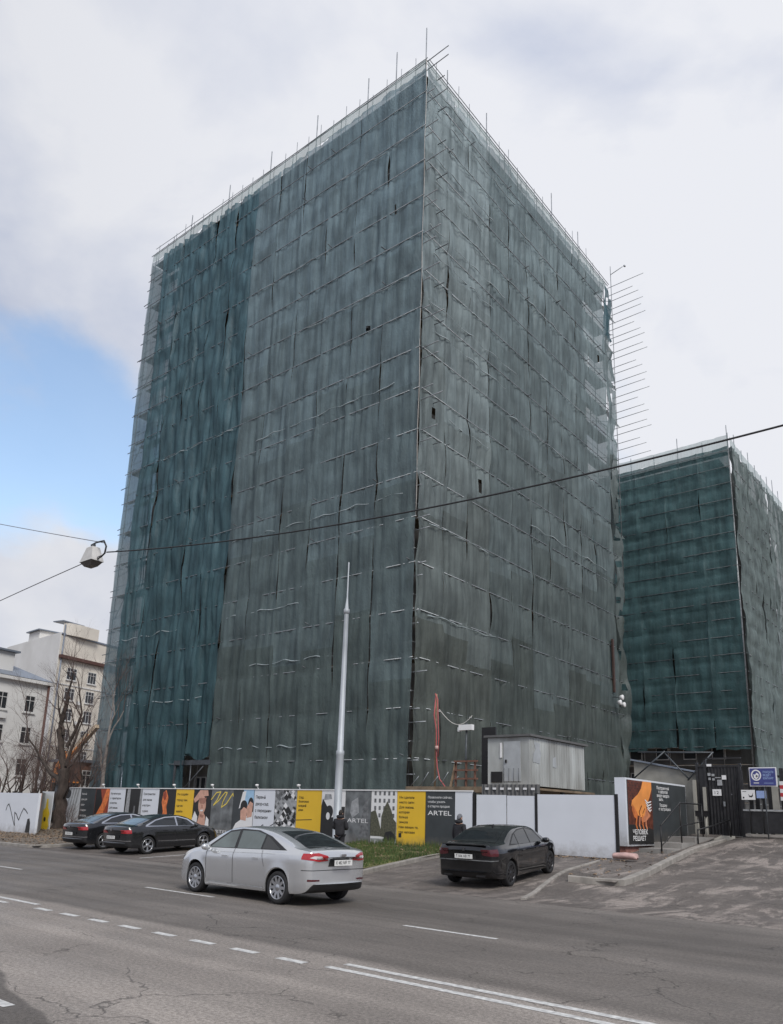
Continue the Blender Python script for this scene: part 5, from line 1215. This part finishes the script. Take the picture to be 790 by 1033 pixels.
    try: body.data.set_sharp_from_angle(angle=R(38))
    except Exception: pass
    def patch(name, m_, poly, view, sel, off=.004, parent=root, build=True):
        b_ = bm.copy()
        idx = {'side': (0, 2), 'rear': (1, 2), 'top': (0, 1)}[view]
        cx = sum(p[0] for p in poly) / len(poly); cy = sum(p[1] for p in poly) / len(poly)
        for i in range(len(poly)):
            p, q = poly[i], poly[(i + 1) % len(poly)]
            nx, ny = (q[1] - p[1]), -(q[0] - p[0])
            if nx * (cx - p[0]) + ny * (cy - p[1]) > 0: nx, ny = -nx, -ny
            co = [0, 0, 0]; no = [0, 0, 0]; co[idx[0]], co[idx[1]] = p; no[idx[0]], no[idx[1]] = nx, ny
            bmesh.ops.bisect_plane(b_, geom=b_.verts[:] + b_.edges[:] + b_.faces[:], plane_co=co, plane_no=no, clear_outer=True)
        b_.normal_update()
        kill = [f for f in b_.faces if not sel(f.normal, f.calc_center_median())]
        bmesh.ops.delete(b_, geom=kill, context='FACES')
        b_.normal_update()
        mv = {v_: v_.normal.copy() for v_ in b_.verts}
        for v_, nn_ in mv.items(): v_.co += nn_ * off
        for f in b_.faces: f.material_index = 0; f.smooth = True
        if len(b_.faces) == 0: b_.free(); return None
        o = to_obj(b_, name, [m_], parent); b_.free(); return o
    for pn in s['patches']:
        nm, m2, poly, view, sides, of = pn
        if view == 'side':
            for sd_ in sides:
                patch(nm, m2, poly, 'side', (lambda no, c_, q=sd_: no.y * q > .25 and abs(no.y) > abs(no.x) * .5), of)
        elif view == 'rear': patch(nm, m2, poly, 'rear', (lambda no, c_: c_.x < s['xr'] + .30), of)
        elif view == 'front': patch(nm, m2, poly, 'rear', (lambda no, c_: c_.x > s['xf'] - .35), of)
        elif view == 'topglass': patch(nm, m2, poly, 'top', (lambda no, c_: no.z > .15), of)
    bm.free()
    # wheels
    tr = s['tyre']; tw_ = .215
    tyre = MB().lathe([(tr * .70, -tw_ / 2 + .01), (tr * .80, -tw_ / 2), (tr * .95, -tw_ / 2 + .005), (tr * .99, -tw_ / 2 + .03), (tr, -tw_ / 4), (tr, tw_ / 4), (tr * .99, tw_ / 2 - .03), (tr * .95, tw_ / 2 - .005), (tr * .80, tw_ / 2), (tr * .70, tw_ / 2 - .01), (tr * .68, 0), (tr * .70, -tw_ / 2 + .01)], (0, 0, 0), 'y', 36)
    rim = MB().lathe([(tr * .705, .105), (tr * .72, .09), (tr * .69, .07), (tr * .66, -.06), (tr * .1, -.06), (.01, -.06)], (0, 0, 0), 'y', 36, 1)
    rim.lathe([(tr * .72, .095), (tr * .70, .108), (tr * .655, .10), (tr * .65, .05)], (0, 0, 0), 'y', 36, 0)
    rim.lathe([(.001, .098), (.06, .096), (.075, .08), (.08, .03)], (0, 0, 0), 'y', 18, 0)
    ns = s['spokes']
    for k in range(ns):
        a = 2 * PI * k / ns
        for da in ((-.13, .13) if s['double'] else (0,)):
            aa = a + da; c_, q_ = math.cos(aa), math.sin(aa); ww_ = .016 if s['double'] else .027
            c0, q0 = math.cos(a), math.sin(a)
            p = lambda r_, w2, h_, cc=None: None
            i0 = (c0 * .05, q0 * .05); o0 = (c_ * tr * .67, q_ * tr * .67); tx_, tz_ = -q_ * ww_, c_ * ww_
            vs = []
            for (bx_, bz_), y0_ in ((i0, .088), (o0, .098)):
                k2 = 1.3 if (bx_, bz_) == i0 else 1
                vs += [(bx_ - tx_ * k2, y0_, bz_ - tz_ * k2), (bx_ + tx_ * k2, y0_, bz_ + tz_ * k2), (bx_ + tx_ * k2, y0_ - .05, bz_ + tz_ * k2), (bx_ - tx_ * k2, y0_ - .05, bz_ - tz_ * k2)]
            rim.add(vs, [(0, 1, 5, 4), (1, 2, 6, 5), (2, 3, 7, 6), (3, 0, 4, 7)], 0)
    wo_ = tyre.build('wheel', 'rubber', root); ri = rim.build('rim', [s['rim'], 'black'], wo_)
    pos = [(wr, 1), (wr, -1), (wf_, 1), (wf_, -1)]
    for k, (xw, sd_) in enumerate(pos):
        w2 = wo_ if k == 0 else copy_tree(wo_, root)
        w2.location = (xw, sd_ * (W - .125), tr); w2.rotation_euler = (0, .3 * k, 0 if sd_ > 0 else PI)
        if sd_ < 0: w2.rotation_euler = (0, .3 * k, PI)
    MB().box((wr - .1, -W + .25, tr - .05), (wr + .1, W - .25, tr + .05)).box((wf_ - .1, -W + .25, tr - .05), (wf_ + .1, W - .25, tr + .05)).build('axle', 'black', root)
    # mirrors
    for sd_ in (-1, 1):
        yb_ = sd_ * (wid(s['mir'][0]) - .03)
        mb = MB()
        def fm(u, v):
            a = 2 * PI * u; b_ = PI * v; rr_ = math.sin(b_) ** .6
            return (s['mir'][0] + .07 * math.cos(a) * rr_ , yb_ + sd_ * (.13 - .11 * math.cos(b_)), s['mir'][1] + .03 + .075 * math.sin(a) * rr_)
        mb.grid(fm, 14, 10); mb.box((s['mir'][0] - .03, min(yb_, yb_ + sd_ * .06), s['mir'][1] - .03), (s['mir'][0] + .04, max(yb_, yb_ + sd_ * .06), s['mir'][1] + .02))
        mb.build('mirror', s['paint'], root)
        for hx, hz in s['handles']:
            y0_ = wid(hx) * .995
            MB().box((hx - .10, sd_ * (y0_ - .03) if sd_ > 0 else -(y0_ + .022), hz), (hx + .10, sd_ * (y0_ + .022) if sd_ > 0 else -(y0_ - .03), hz + .028)).build('door_handle', s['handle'], root)
    for (mm_, a, b, nm) in s['boxes']: MB().box(a, b).build(nm, mm_, root)
    if s.get('plate'):
        xp, zp, txt = s['plate']; o = MB().box((xp - .012, -.26, zp), (xp, .26, zp + .115)).build('number_plate', 'plate', root)
        pl_ = Plane((xp - .012, .24, zp + .02), (0, -1, 0), (0, 0, 1), (-1, 0, 0)); q = MB(); pl_.text(q, txt, .02, .01, .09, .42, 0, .002, .01); q.build('plate_lettering', 'ink_black', o)
def place_car(root, rr_px, heading, zfun, wr, wf_):
    pass

# silver liftback: x forward
silver = dict(xr=-2.40, xf=2.42, W=1.89, belt=lambda x: smooth_interp(x, [(-2.4, 1.04), (-1.2, 1.02), (0, .97), (1.3, .93), (2.4, .85)]), tyre=.33, wr=-1.42, wf=1.43, tumble=.44, crown=.025, bow_r=.22, bow_f=.30,
    top=[(-2.40, .98), (-2.36, 1.075), (-2.2, 1.115), (-1.95, 1.14), (-1.55, 1.27), (-1.15, 1.385), (-.75, 1.455), (-.3, 1.495), (.1, 1.495), (.5, 1.445), (.85, 1.31), (1.15, 1.14), (1.38, 1.03), (1.6, .985), (2.0, .90), (2.28, .80), (2.42, .66)],
    plan=[(-2.40, .80), (-2.3, .87), (-2.0, .92), (-1.2, .945), (0, .945), (1.2, .94), (1.9, .91), (2.2, .85), (2.42, .74)],
    bot=[(-2.40, .42), (-2.3, .30), (-1.9, .24), (1.9, .20), (2.3, .22), (2.42, .30)], paint='paint_silver', rim='alloy', spokes=10, double=False, cut_r=-1.2, cut_f=1.6,
    mir=(.93, 1.0), handles=[(-.70, .86), (.35, .85)], handle='paint_silver', plate=(-2.405, .80, 'К 482 МР 77'),
    patches=[
     ('window_trim', 'plastic_black', [(-1.62, 1.075), (1.10, 1.01), (1.07, 1.05), (.52, 1.40), (.1, 1.455), (-.5, 1.44), (-1.0, 1.33)], 'side', (1, -1), .003),
     ('side_window', 'glass_mid', [(.12, 1.045), (.98, 1.02), (.95, 1.06), (.48, 1.365), (.16, 1.41)], 'side', (1, -1), .006),
     ('side_window', 'glass_mid', [(-.78, 1.06), (.02, 1.045), (.07, 1.415), (-.45, 1.415), (-.78, 1.355)], 'side', (1, -1), .006),
     ('side_window', 'glass_dark', [(-1.42, 1.085), (-.84, 1.07), (-.84, 1.34), (-1.0, 1.28)], 'side', (1, -1), .006),
     ('rear_window', 'glass_dark', [(-2.03, -.62), (-2.03, .62), (-.98, .50), (-.98, -.50)], 'topglass', (), .005),
     ('windscreen', 'glass_mid', [(1.28, -.66), (1.28, .66), (.55, .53), (.55, -.53)], 'topglass', (), .005),
     ('tail_light', 'lamp_red', [(.34, .90), (.42, 1.0), (.62, 1.055), (.95, 1.03), (.95, .93), (.6, .885)], 'rear', (), .010),
     ('tail_light', 'lamp_red', [(-.34, .90), (-.42, 1.0), (-.62, 1.055), (-.95, 1.03), (-.95, .93), (-.6, .885)], 'rear', (), .010),
     ('light_lens', 'lamp_clear', [(.50, .935), (.56, .985), (.72, .99), (.80, .955), (.7, .935)], 'rear', (), .013),
     ('light_lens', 'lamp_clear', [(-.50, .935), (-.56, .985), (-.72, .99), (-.80, .955), (-.7, .935)], 'rear', (), .013),
     ('plate_recess', 'plastic_black', [(-.31, .78), (.31, .78), (.28, .935), (-.28, .935)], 'rear', (), .004),
     ('boot_seam', 'black', [(-.93, .705), (.93, .705), (.93, .718), (-.93, .718)], 'rear', (), .003),
     ('chrome_strip', 'chrome', [(-.27, .945), (.27, .945), (.27, .965), (-.27, .965)], 'rear', (), .012),
     ('diffuser', 'plastic_black', [(-.60, .29), (.60, .29), (.52, .40), (-.52, .40)], 'rear', (), .006),
     ('reflector', 'lamp_red_dark', [(.55, .50), (.82, .50), (.82, .54), (.55, .53)], 'rear', (), .006), ('reflector', 'lamp_red_dark', [(-.55, .50), (-.82, .50), (-.82, .54), (-.55, .53)], 'rear', (), .006),
     ('door_seam', 'black', [(.060, .32), (.072, .32), (.088, 1.03), (.076, 1.03)], 'side', (1, -1), .003),
     ('door_seam', 'black', [(-.98, .72), (-.97, .72), (-.86, 1.05), (-.87, 1.05)], 'side', (1, -1), .003),
     ('door_seam', 'black', [(1.02, .35), (1.032, .35), (1.06, .98), (1.048, .98)], 'side', (1, -1), .003),
     ('belt_line', 'ink_grey', [(-1.3, .985), (1.1, .925), (1.1, .932), (-1.3, .992)], 'side', (1, -1), .002),
     ('sill_trim', 'ink_grey', [(-.95, .285), (.95, .285), (.95, .30), (-.95, .30)], 'side', (1, -1), .004),
     ('headlight', 'lamp_clear', [(.5, .68), (.85, .72), (.84, .86), (.55, .80)], 'front', (), .006), ('headlight', 'lamp_clear', [(-.5, .68), (-.85, .72), (-.84, .86), (-.55, .80)], 'front', (), .006),
     ('grille', 'plastic_black', [(-.45, .35), (.45, .35), (.5, .6), (-.5, .6)], 'front', (), .006),
    ],
    boxes=[('black', (-2.24, -.36, 1.128), (-2.16, .36, 1.136), 'brake_light'), ('chrome', (-2.422, -.07, .985), (-2.40, .07, 1.03), 'badge')])
r = thing('car', 'silver sedan driving left along the road in the foreground', 'car', (-13.83, 12.52, 0), PI - R(1.5), 'cars')
make_car(silver, r)

cc = dict(silver); cc.update(xr=-2.40, xf=2.40, W=1.86, belt=lambda x: smooth_interp(x, [(-2.4, .99), (-1.0, 1.0), (0, .96), (1.3, .91), (2.4, .82)]), tyre=.335, wr=-1.36, wf=1.35, tumble=.50, bow_r=.26, bow_f=.32,
    top=[(-2.40, .93), (-2.35, 1.02), (-2.2, 1.055), (-1.85, 1.08), (-1.5, 1.18), (-1.1, 1.305), (-.65, 1.385), (-.2, 1.42), (.2, 1.40), (.55, 1.33), (.95, 1.15), (1.25, 1.0), (1.5, .955), (2.0, .86), (2.25, .77), (2.40, .62)],
    paint='paint_graphite', rim='alloy', spokes=5, double=True, mir=(.80, .97), handles=[(-.60, .85), (.35, .84)], handle='paint_graphite', plate=(-2.405, .60, 'М 215 ТС 77'), boxes=[('chrome', (-2.42, -.06, .90), (-2.395, .06, .99), 'badge')])
def cc_patches(mirror):
    return [
     ('window_trim', 'chrome', [(-1.50, 1.035), (.98, .985), (.62, 1.25), (.15, 1.375), (-.5, 1.365), (-1.0, 1.27), (-1.45, 1.10)], 'side', (1, -1), .003),
     ('side_window', 'glass_dark', [(.04, 1.015), (.84, .995), (.56, 1.22), (.12, 1.335), (.04, 1.335)], 'side', (1, -1), .006),
     ('side_window', 'glass_dark', [(-1.38, 1.065), (-.04, 1.02), (-.04, 1.34), (-.5, 1.33), (-.98, 1.235)], 'side', (1, -1), .006),
     ('rear_window', 'glass_mid', [(-1.92, -.58), (-1.92, .58), (-.80, .46), (-.80, -.46)], 'topglass', (), .005),
     ('windscreen', 'glass_mid', [(1.18, -.62), (1.18, .62), (.42, .50), (.42, -.50)], 'topglass', (), .005),
     ('tail_light', 'lamp_red', [(.42, .80), (.48, .92), (.95, .94), (.95, .80)], 'rear', (), .010), ('tail_light', 'lamp_red', [(-.42, .80), (-.48, .92), (-.95, .94), (-.95, .80)], 'rear', (), .010),
     ('chrome_strip', 'chrome', [(-.93, .515), (.93, .515), (.93, .54), (-.93, .54)], 'rear', (), .012),
     ('chrome_strip', 'chrome', [(-.9, .465), (.9, .42), (.9, .438), (-.9, .483)], 'side', (1, -1), .006),
     ('boot_seam', 'black', [(-.93, .735), (.93, .735), (.93, .745), (-.93, .745)], 'rear', (), .003),
     ('diffuser', 'plastic_black', [(-.75, .27), (.75, .27), (.66, .37), (-.66, .37)], 'rear', (), .006),
     ('plate_recess', 'plastic_black', [(-.3, .58), (.3, .58), (.3, .73), (-.3, .73)], 'rear', (), .004),
     ('door_seam', 'black', [(-.01, .32), (.0, .32), (.0, .98), (-.01, .98)], 'side', (1, -1), .003), ('door_seam', 'black', [(-.92, .70), (-.91, .70), (-.80, 1.0), (-.81, 1.0)], 'side', (1, -1), .003), ('door_seam', 'black', [(.97, .35), (.98, .35), (1.0, .95), (.99, .95)], 'side', (1, -1), .003),
     ('headlight', 'lamp_clear', [(.5, .66), (.85, .70), (.84, .80), (.55, .78)], 'front', (), .006), ('headlight', 'lamp_clear', [(-.5, .66), (-.85, .70), (-.84, .80), (-.55, .78)], 'front', (), .006)]
cc['patches'] = cc_patches(0)
def park(label, xc, yr, heading_deg, spec, roll=0):
    # xc: centre-line x, yr: rear axle y
    h = R(heading_deg); d = Vector((math.cos(h), math.sin(h), 0)); wb_ = spec['wf'] - spec['wr']
    ra = Vector((xc, yr, 0)); fa = ra + d * wb_; z0 = hgt(ra.x, ra.y) + .004; z1_ = hgt(fa.x, fa.y) + .004
    pitch = math.atan2(z1_ - z0, wb_); mid = ra - d * spec['wr'] * 1.0
    zc = z0 + (z1_ - z0) * (-spec['wr']) / wb_
    r = thing('car', label, 'car', (mid.x, mid.y, zc), 0, 'cars')
    r.rotation_euler = (0, -pitch, h)
    make_car(spec, r); return r
park('dark graphite sedan parked nearer the road, right of its twin', -27.85, 18.15, 92, cc)
cc2 = dict(cc); cc2['plate'] = (-2.405, .60, 'О 731 ЕН 77')
park('dark graphite sedan with pale edged side window parked farthest left', -31.25, 18.3, 92, cc2)

bmw = dict(silver); bmw.update(xr=-2.44, xf=2.42, W=1.85, belt=lambda x: smooth_interp(x, [(-2.4, 1.02), (-1.0, 1.0), (0, .96), (1.3, .92), (2.4, .84)]), tyre=.335, wr=-1.42, wf=1.47, tumble=.46, bow_r=.16, bow_f=.26,
    top=[(-2.44, 1.0), (-2.42, 1.10), (-2.3, 1.125), (-1.9, 1.13), (-1.62, 1.15), (-1.3, 1.27), (-.95, 1.395), (-.6, 1.45), (-.2, 1.475), (.2, 1.465), (.55, 1.405), (.9, 1.25), (1.2, 1.08), (1.42, 1.015), (2.0, .93), (2.3, .84), (2.42, .70)],
    paint='paint_black', rim='alloy_dark', spokes=10, double=False, mir=(.82, 1.0), handles=[(-.62, .86), (.35, .85)], handle='paint_black', plate=(-2.445, .78, 'Т 506 АВ 77'),
    boxes=[('black', (-2.47, -.62, 1.13), (-2.33, .62, 1.15), 'boot_spoiler'), ('alloy_dark', (-2.46, -.60, .33), (-2.38, -.36, .37), 'exhaust_trim'), ('alloy_dark', (-2.46, .36, .33), (-2.38, .60, .37), 'exhaust_trim'), ('plastic_black', (-.62, -.015, 1.475), (-.50, .015, 1.53), 'roof_aerial'), ('chrome', (-2.458, -.04, .98), (-2.44, .04, 1.05), 'badge')])
bmw['patches'] = [
     ('window_trim', 'plastic_black', [(-1.45, 1.06), (1.02, .985), (.58, 1.34), (.1, 1.43), (-.5, 1.415), (-.95, 1.32), (-1.2, 1.2)], 'side', (1, -1), .003),
     ('side_window', 'glass_dark', [(.04, 1.02), (.90, .995), (.52, 1.31), (.12, 1.395), (.04, 1.395)], 'side', (1, -1), .006),
     ('side_window', 'glass_dark', [(-.80, 1.05), (-.04, 1.02), (-.04, 1.40), (-.5, 1.385), (-.80, 1.33)], 'side', (1, -1), .006),
     ('side_window', 'glass_dark', [(-1.32, 1.09), (-.86, 1.055), (-.86, 1.31), (-1.1, 1.21)], 'side', (1, -1), .006),
     ('rear_window', 'glass_dark', [(-1.78, -.60), (-1.78, .60), (-.86, .50), (-.86, -.50)], 'topglass', (), .005),
     ('windscreen', 'glass_mid', [(1.3, -.64), (1.3, .64), (.55, .52), (.55, -.52)], 'topglass', (), .005),
     ('tail_light', 'lamp_red_dark', [(.50, .88), (.48, 1.02), (.93, 1.02), (.93, .84), (.6, .86)], 'rear', (), .010), ('tail_light', 'lamp_red_dark', [(-.50, .88), (-.48, 1.02), (-.93, 1.02), (-.93, .84), (-.6, .86)], 'rear', (), .010),
     ('boot_seam', 'black', [(-.93, .765), (.93, .765), (.93, .775), (-.93, .775)], 'rear', (), .003),
     ('bumper_ledge', 'ink_midgrey', [(-.93, .72), (.93, .72), (.93, .745), (-.93, .745)], 'rear', (), .006),
     ('plate_recess', 'plastic_black', [(-.31, .76), (.31, .76), (.31, .92), (-.31, .92)], 'rear', (), .004),
     ('diffuser', 'plastic_black', [(-.7, .25), (.7, .25), (.62, .42), (-.62, .42)], 'rear', (), .006),
     ('door_seam', 'black', [(-.01, .32), (.0, .32), (.0, .98), (-.01, .98)], 'side', (1, -1), .003), ('door_seam', 'black', [(-.96, .72), (-.95, .72), (-.82, 1.03), (-.83, 1.03)], 'side', (1, -1), .003), ('door_seam', 'black', [(1.02, .35), (1.03, .35), (1.05, .96), (1.04, .96)], 'side', (1, -1), .003),
     ('headlight', 'lamp_clear', [(.45, .70), (.85, .74), (.84, .86), (.5, .84)], 'front', (), .006), ('headlight', 'lamp_clear', [(-.45, .70), (-.85, .74), (-.84, .86), (-.5, .84)], 'front', (), .006)]
park('black sedan parked in front of the white sheet fence with a white number plate', -12.17, 18.9, 97, bmw)

# ------------------------------------------------------------ people
def skin_mesh(name, verts, edges_, radii, mat_, parent, sub=2):
    me = bpy.data.meshes.new(name); me.from_pydata(verts, edges_, []); o = bpy.data.objects.new(name, me); COL.objects.link(o)
    md = o.modifiers.new('s', 'SKIN'); md.use_smooth_shade = True
    for i, r_ in enumerate(radii):
        sv = me.skin_vertices[0].data[i]; sv.radius = r_ if isinstance(r_, tuple) else (r_, r_); sv.use_root = (i == 0)
    ss = o.modifiers.new('u', 'SUBSURF'); ss.levels = sub; ss.render_levels = sub
    bpy.context.view_layer.update()
    m2 = bpy.data.meshes.new_from_object(o.evaluated_get(bpy.context.evaluated_depsgraph_get()))
    bpy.data.objects.remove(o); bpy.data.meshes.remove(me)
    m2.materials.clear(); m2.materials.append(MAT[mat_])
    for p in m2.polygons: p.use_smooth = True
    q = bpy.data.objects.new(name, m2); COL.objects.link(q); q.parent = parent; return q
def person(label, loc, rot, arm='pocket', hood=False, cap=False, h=1.72, head_turn=0):
    k = h / 1.75; t = thing('person', label, 'person', loc, rot); t.scale = (k, k, k)
    # faces +y ; pelvis root
    V = [(0, 0, .95), (0, 0, 1.12), (0, 0, 1.32), (0, -.01, 1.46), (0, 0, 1.53), (0, .015, 1.60)]
    Rr = [(.155, .11), (.14, .10), (.165, .115), (.10, .08), (.055, .055), (.055, .06)]
    E = [(0, 1), (1, 2), (2, 3), (3, 4), (4, 5)]
    def ch(root_, pts, rs):
        last = root_
        for p, r_ in zip(pts, rs): V.append(p); Rr.append(r_); E.append((last, len(V) - 1)); last = len(V) - 1
        return last
    hands = []
    for s_ in (-1, 1):
        if arm == 'pocket': A = [(s_ * .19, 0, 1.41), (s_ * .27, -.03, 1.13), (s_ * .22, .13, .98), (s_ * .17, .17, .93)]
        elif arm == 'front': A = [(s_ * .19, 0, 1.41), (s_ * .26, .02, 1.14), (s_ * .14, .22, 1.10), (s_ * .06, .28, 1.12)]
        else: A = [(s_ * .19, 0, 1.41), (s_ * .26, 0, 1.13), (s_ * .27, .05, .90), (s_ * .27, .07, .80)]
        w_ = ch(3, A, [.065, .048, .033, (.036, .02)])
        d = (Vector(A[3]) - Vector(A[2])).normalized()
        for q in range(4):
            o_ = Vector((0, (q - 1.5) * .021, 0)); b_ = Vector(A[3]) + o_ + d * .02; ln_ = (.07, .085, .08, .062)[q]
            ch(w_, [tuple(b_ + d * .03), tuple(b_ + d * (.03 + ln_ * .55) + Vector((-s_ * .008, 0, 0))), tuple(b_ + d * (.03 + ln_) + Vector((-s_ * .022, 0, 0)))], [.0095, .009, .0075])
        ch(w_, [tuple(Vector(A[3]) + Vector((-s_ * .015, .035, -.01))), tuple(Vector(A[3]) + Vector((-s_ * .02, .05, -.045)))], [.011, .009])
        ch(0, [(s_ * .095, .0, .88), (s_ * .11, .01, .50), (s_ * .115, -.01, .10), (s_ * .12, .10, .045)], [.098, .062, .045, (.045, .03)])
    body = skin_mesh('body', V, E, Rr, 'skin', t)
    # head
    hm = MB()
    def hf(u, v):
        a = 2 * PI * u; b = PI * v; x = .077 * math.cos(a) * math.sin(b); y = .096 * math.sin(a) * math.sin(b); z = -.118 * math.cos(b)
        if z < -.02: x *= 1 - .35 * (-z - .02) / .1; y *= 1 - .10 * (-z - .02) / .1
        if y > .06: y += .022 * math.exp(-((x / .014) ** 2 + ((z + .012) / .025) ** 2)); y -= .010 * math.exp(-(((abs(x) - .03) / .014) ** 2 + ((z - .012) / .012) ** 2)); y += .006 * math.exp(-((x / .022) ** 2 + ((z + .055) / .009) ** 2))
        return (x, y + .02, z + 1.66)
    hm.grid(hf, 32, 24)
    for s_ in (-1, 1): hm.lathe([(.001, 0), (.02, .004), (.03, .012), (.024, .018), (.001, .014)], (s_ * .078 - (.009 if s_ > 0 else .009), .012, 1.655), 'x', 10)
    for v_ in range(len(hm.v)): pass
    # head joins the body mesh: one continuous figure
    hob = hm.build('head_tmp', 'skin')
    b = bmesh.new(); b.from_mesh(body.data); b.from_mesh(hob.data); b.to_mesh(body.data); b.free(); bpy.data.objects.remove(hob)
    for p in body.data.polygons: p.use_smooth = True
    def cap_fn(sx, lo_, y0_):
        return lambda u, v: (lambda a, b_: (.077 * sx * math.cos(a) * math.sin(b_), .022 + y0_ + .098 * sx * math.sin(a) * math.sin(b_), 1.665 + .122 * sx * math.cos(b_)))(2 * PI * u, (lo_ + (.22 * (1 if math.sin(2 * PI * u) < 0 else -1) * abs(math.sin(2 * PI * u)))) * PI * v)
    MB().grid(cap_fn(1.10, .50, -.006), 28, 12).build('hair', 'hair', t)
    if cap:
        MB().grid(cap_fn(1.18, .40, -.004), 28, 12).build('cap', 'cap_grey', t)
    if hood:
        MB().lathe([(.075, 0), (.12, .01), (.145, .06), (.13, .12), (.105, .13)], (0, -.035, 1.475), 'z', 16).build('hood', 'jacket', t)
    # jacket and trousers
    J = [(0, 0, .80), (0, 0, 1.02), (0, 0, 1.30), (0, -.01, 1.45), (0, -.005, 1.50)]; JR = [(.205, .16), (.20, .155), (.215, .155), (.135, .11), (.08, .08)]; JE = [(0, 1), (1, 2), (2, 3), (3, 4)]
    for s_ in (-1, 1):
        if arm == 'pocket': A = [(s_ * .19, 0, 1.40), (s_ * .28, -.03, 1.13), (s_ * .225, .13, .97)]
        elif arm == 'front': A = [(s_ * .19, 0, 1.40), (s_ * .27, .02, 1.13), (s_ * .15, .20, 1.10)]
        else: A = [(s_ * .19, 0, 1.40), (s_ * .27, 0, 1.13), (s_ * .27, .05, .91)]
        last = 3
        for p, r_ in zip(A, (.095, .08, .055)): J.append(p); JR.append(r_); JE.append((last, len(J) - 1)); last = len(J) - 1
    skin_mesh('jacket', J, JE, JR, 'jacket', t)
    T = [(0, 0, .95)]; TR = [(.175, .135)]; TE = []
    for s_ in (-1, 1):
        last = 0
        for p, r_ in zip([(s_ * .095, 0, .84), (s_ * .11, .01, .50), (s_ * .115, -.01, .10)], (.112, .085, .068)): T.append(p); TR.append(r_); TE.append((last, len(T) - 1)); last = len(T) - 1
    skin_mesh('trousers', T, TE, TR, 'trousers', t)
    for s_ in (-1, 1):
        skin_mesh('shoe', [(s_ * .115, -.05, .05), (s_ * .118, .05, .05), (s_ * .12, .16, .035)], [(0, 1), (1, 2)], [(.05, .05), (.055, .048), (.045, .032)], 'rubber', t, 1)
    return t
person('person with dark hair in a puffy black jacket standing by the pole, seen from behind', (-18.75, 20.2, hgt(-18.7, 20.2) + .13), R(20), 'front', hood=True, h=1.62)
person('person in a grey cap and black jacket walking beside the parked black sedan', (-14.55, 21.3, hgt(-14.5, 21.3)), R(-10), 'down', hood=True, cap=True, h=1.64)
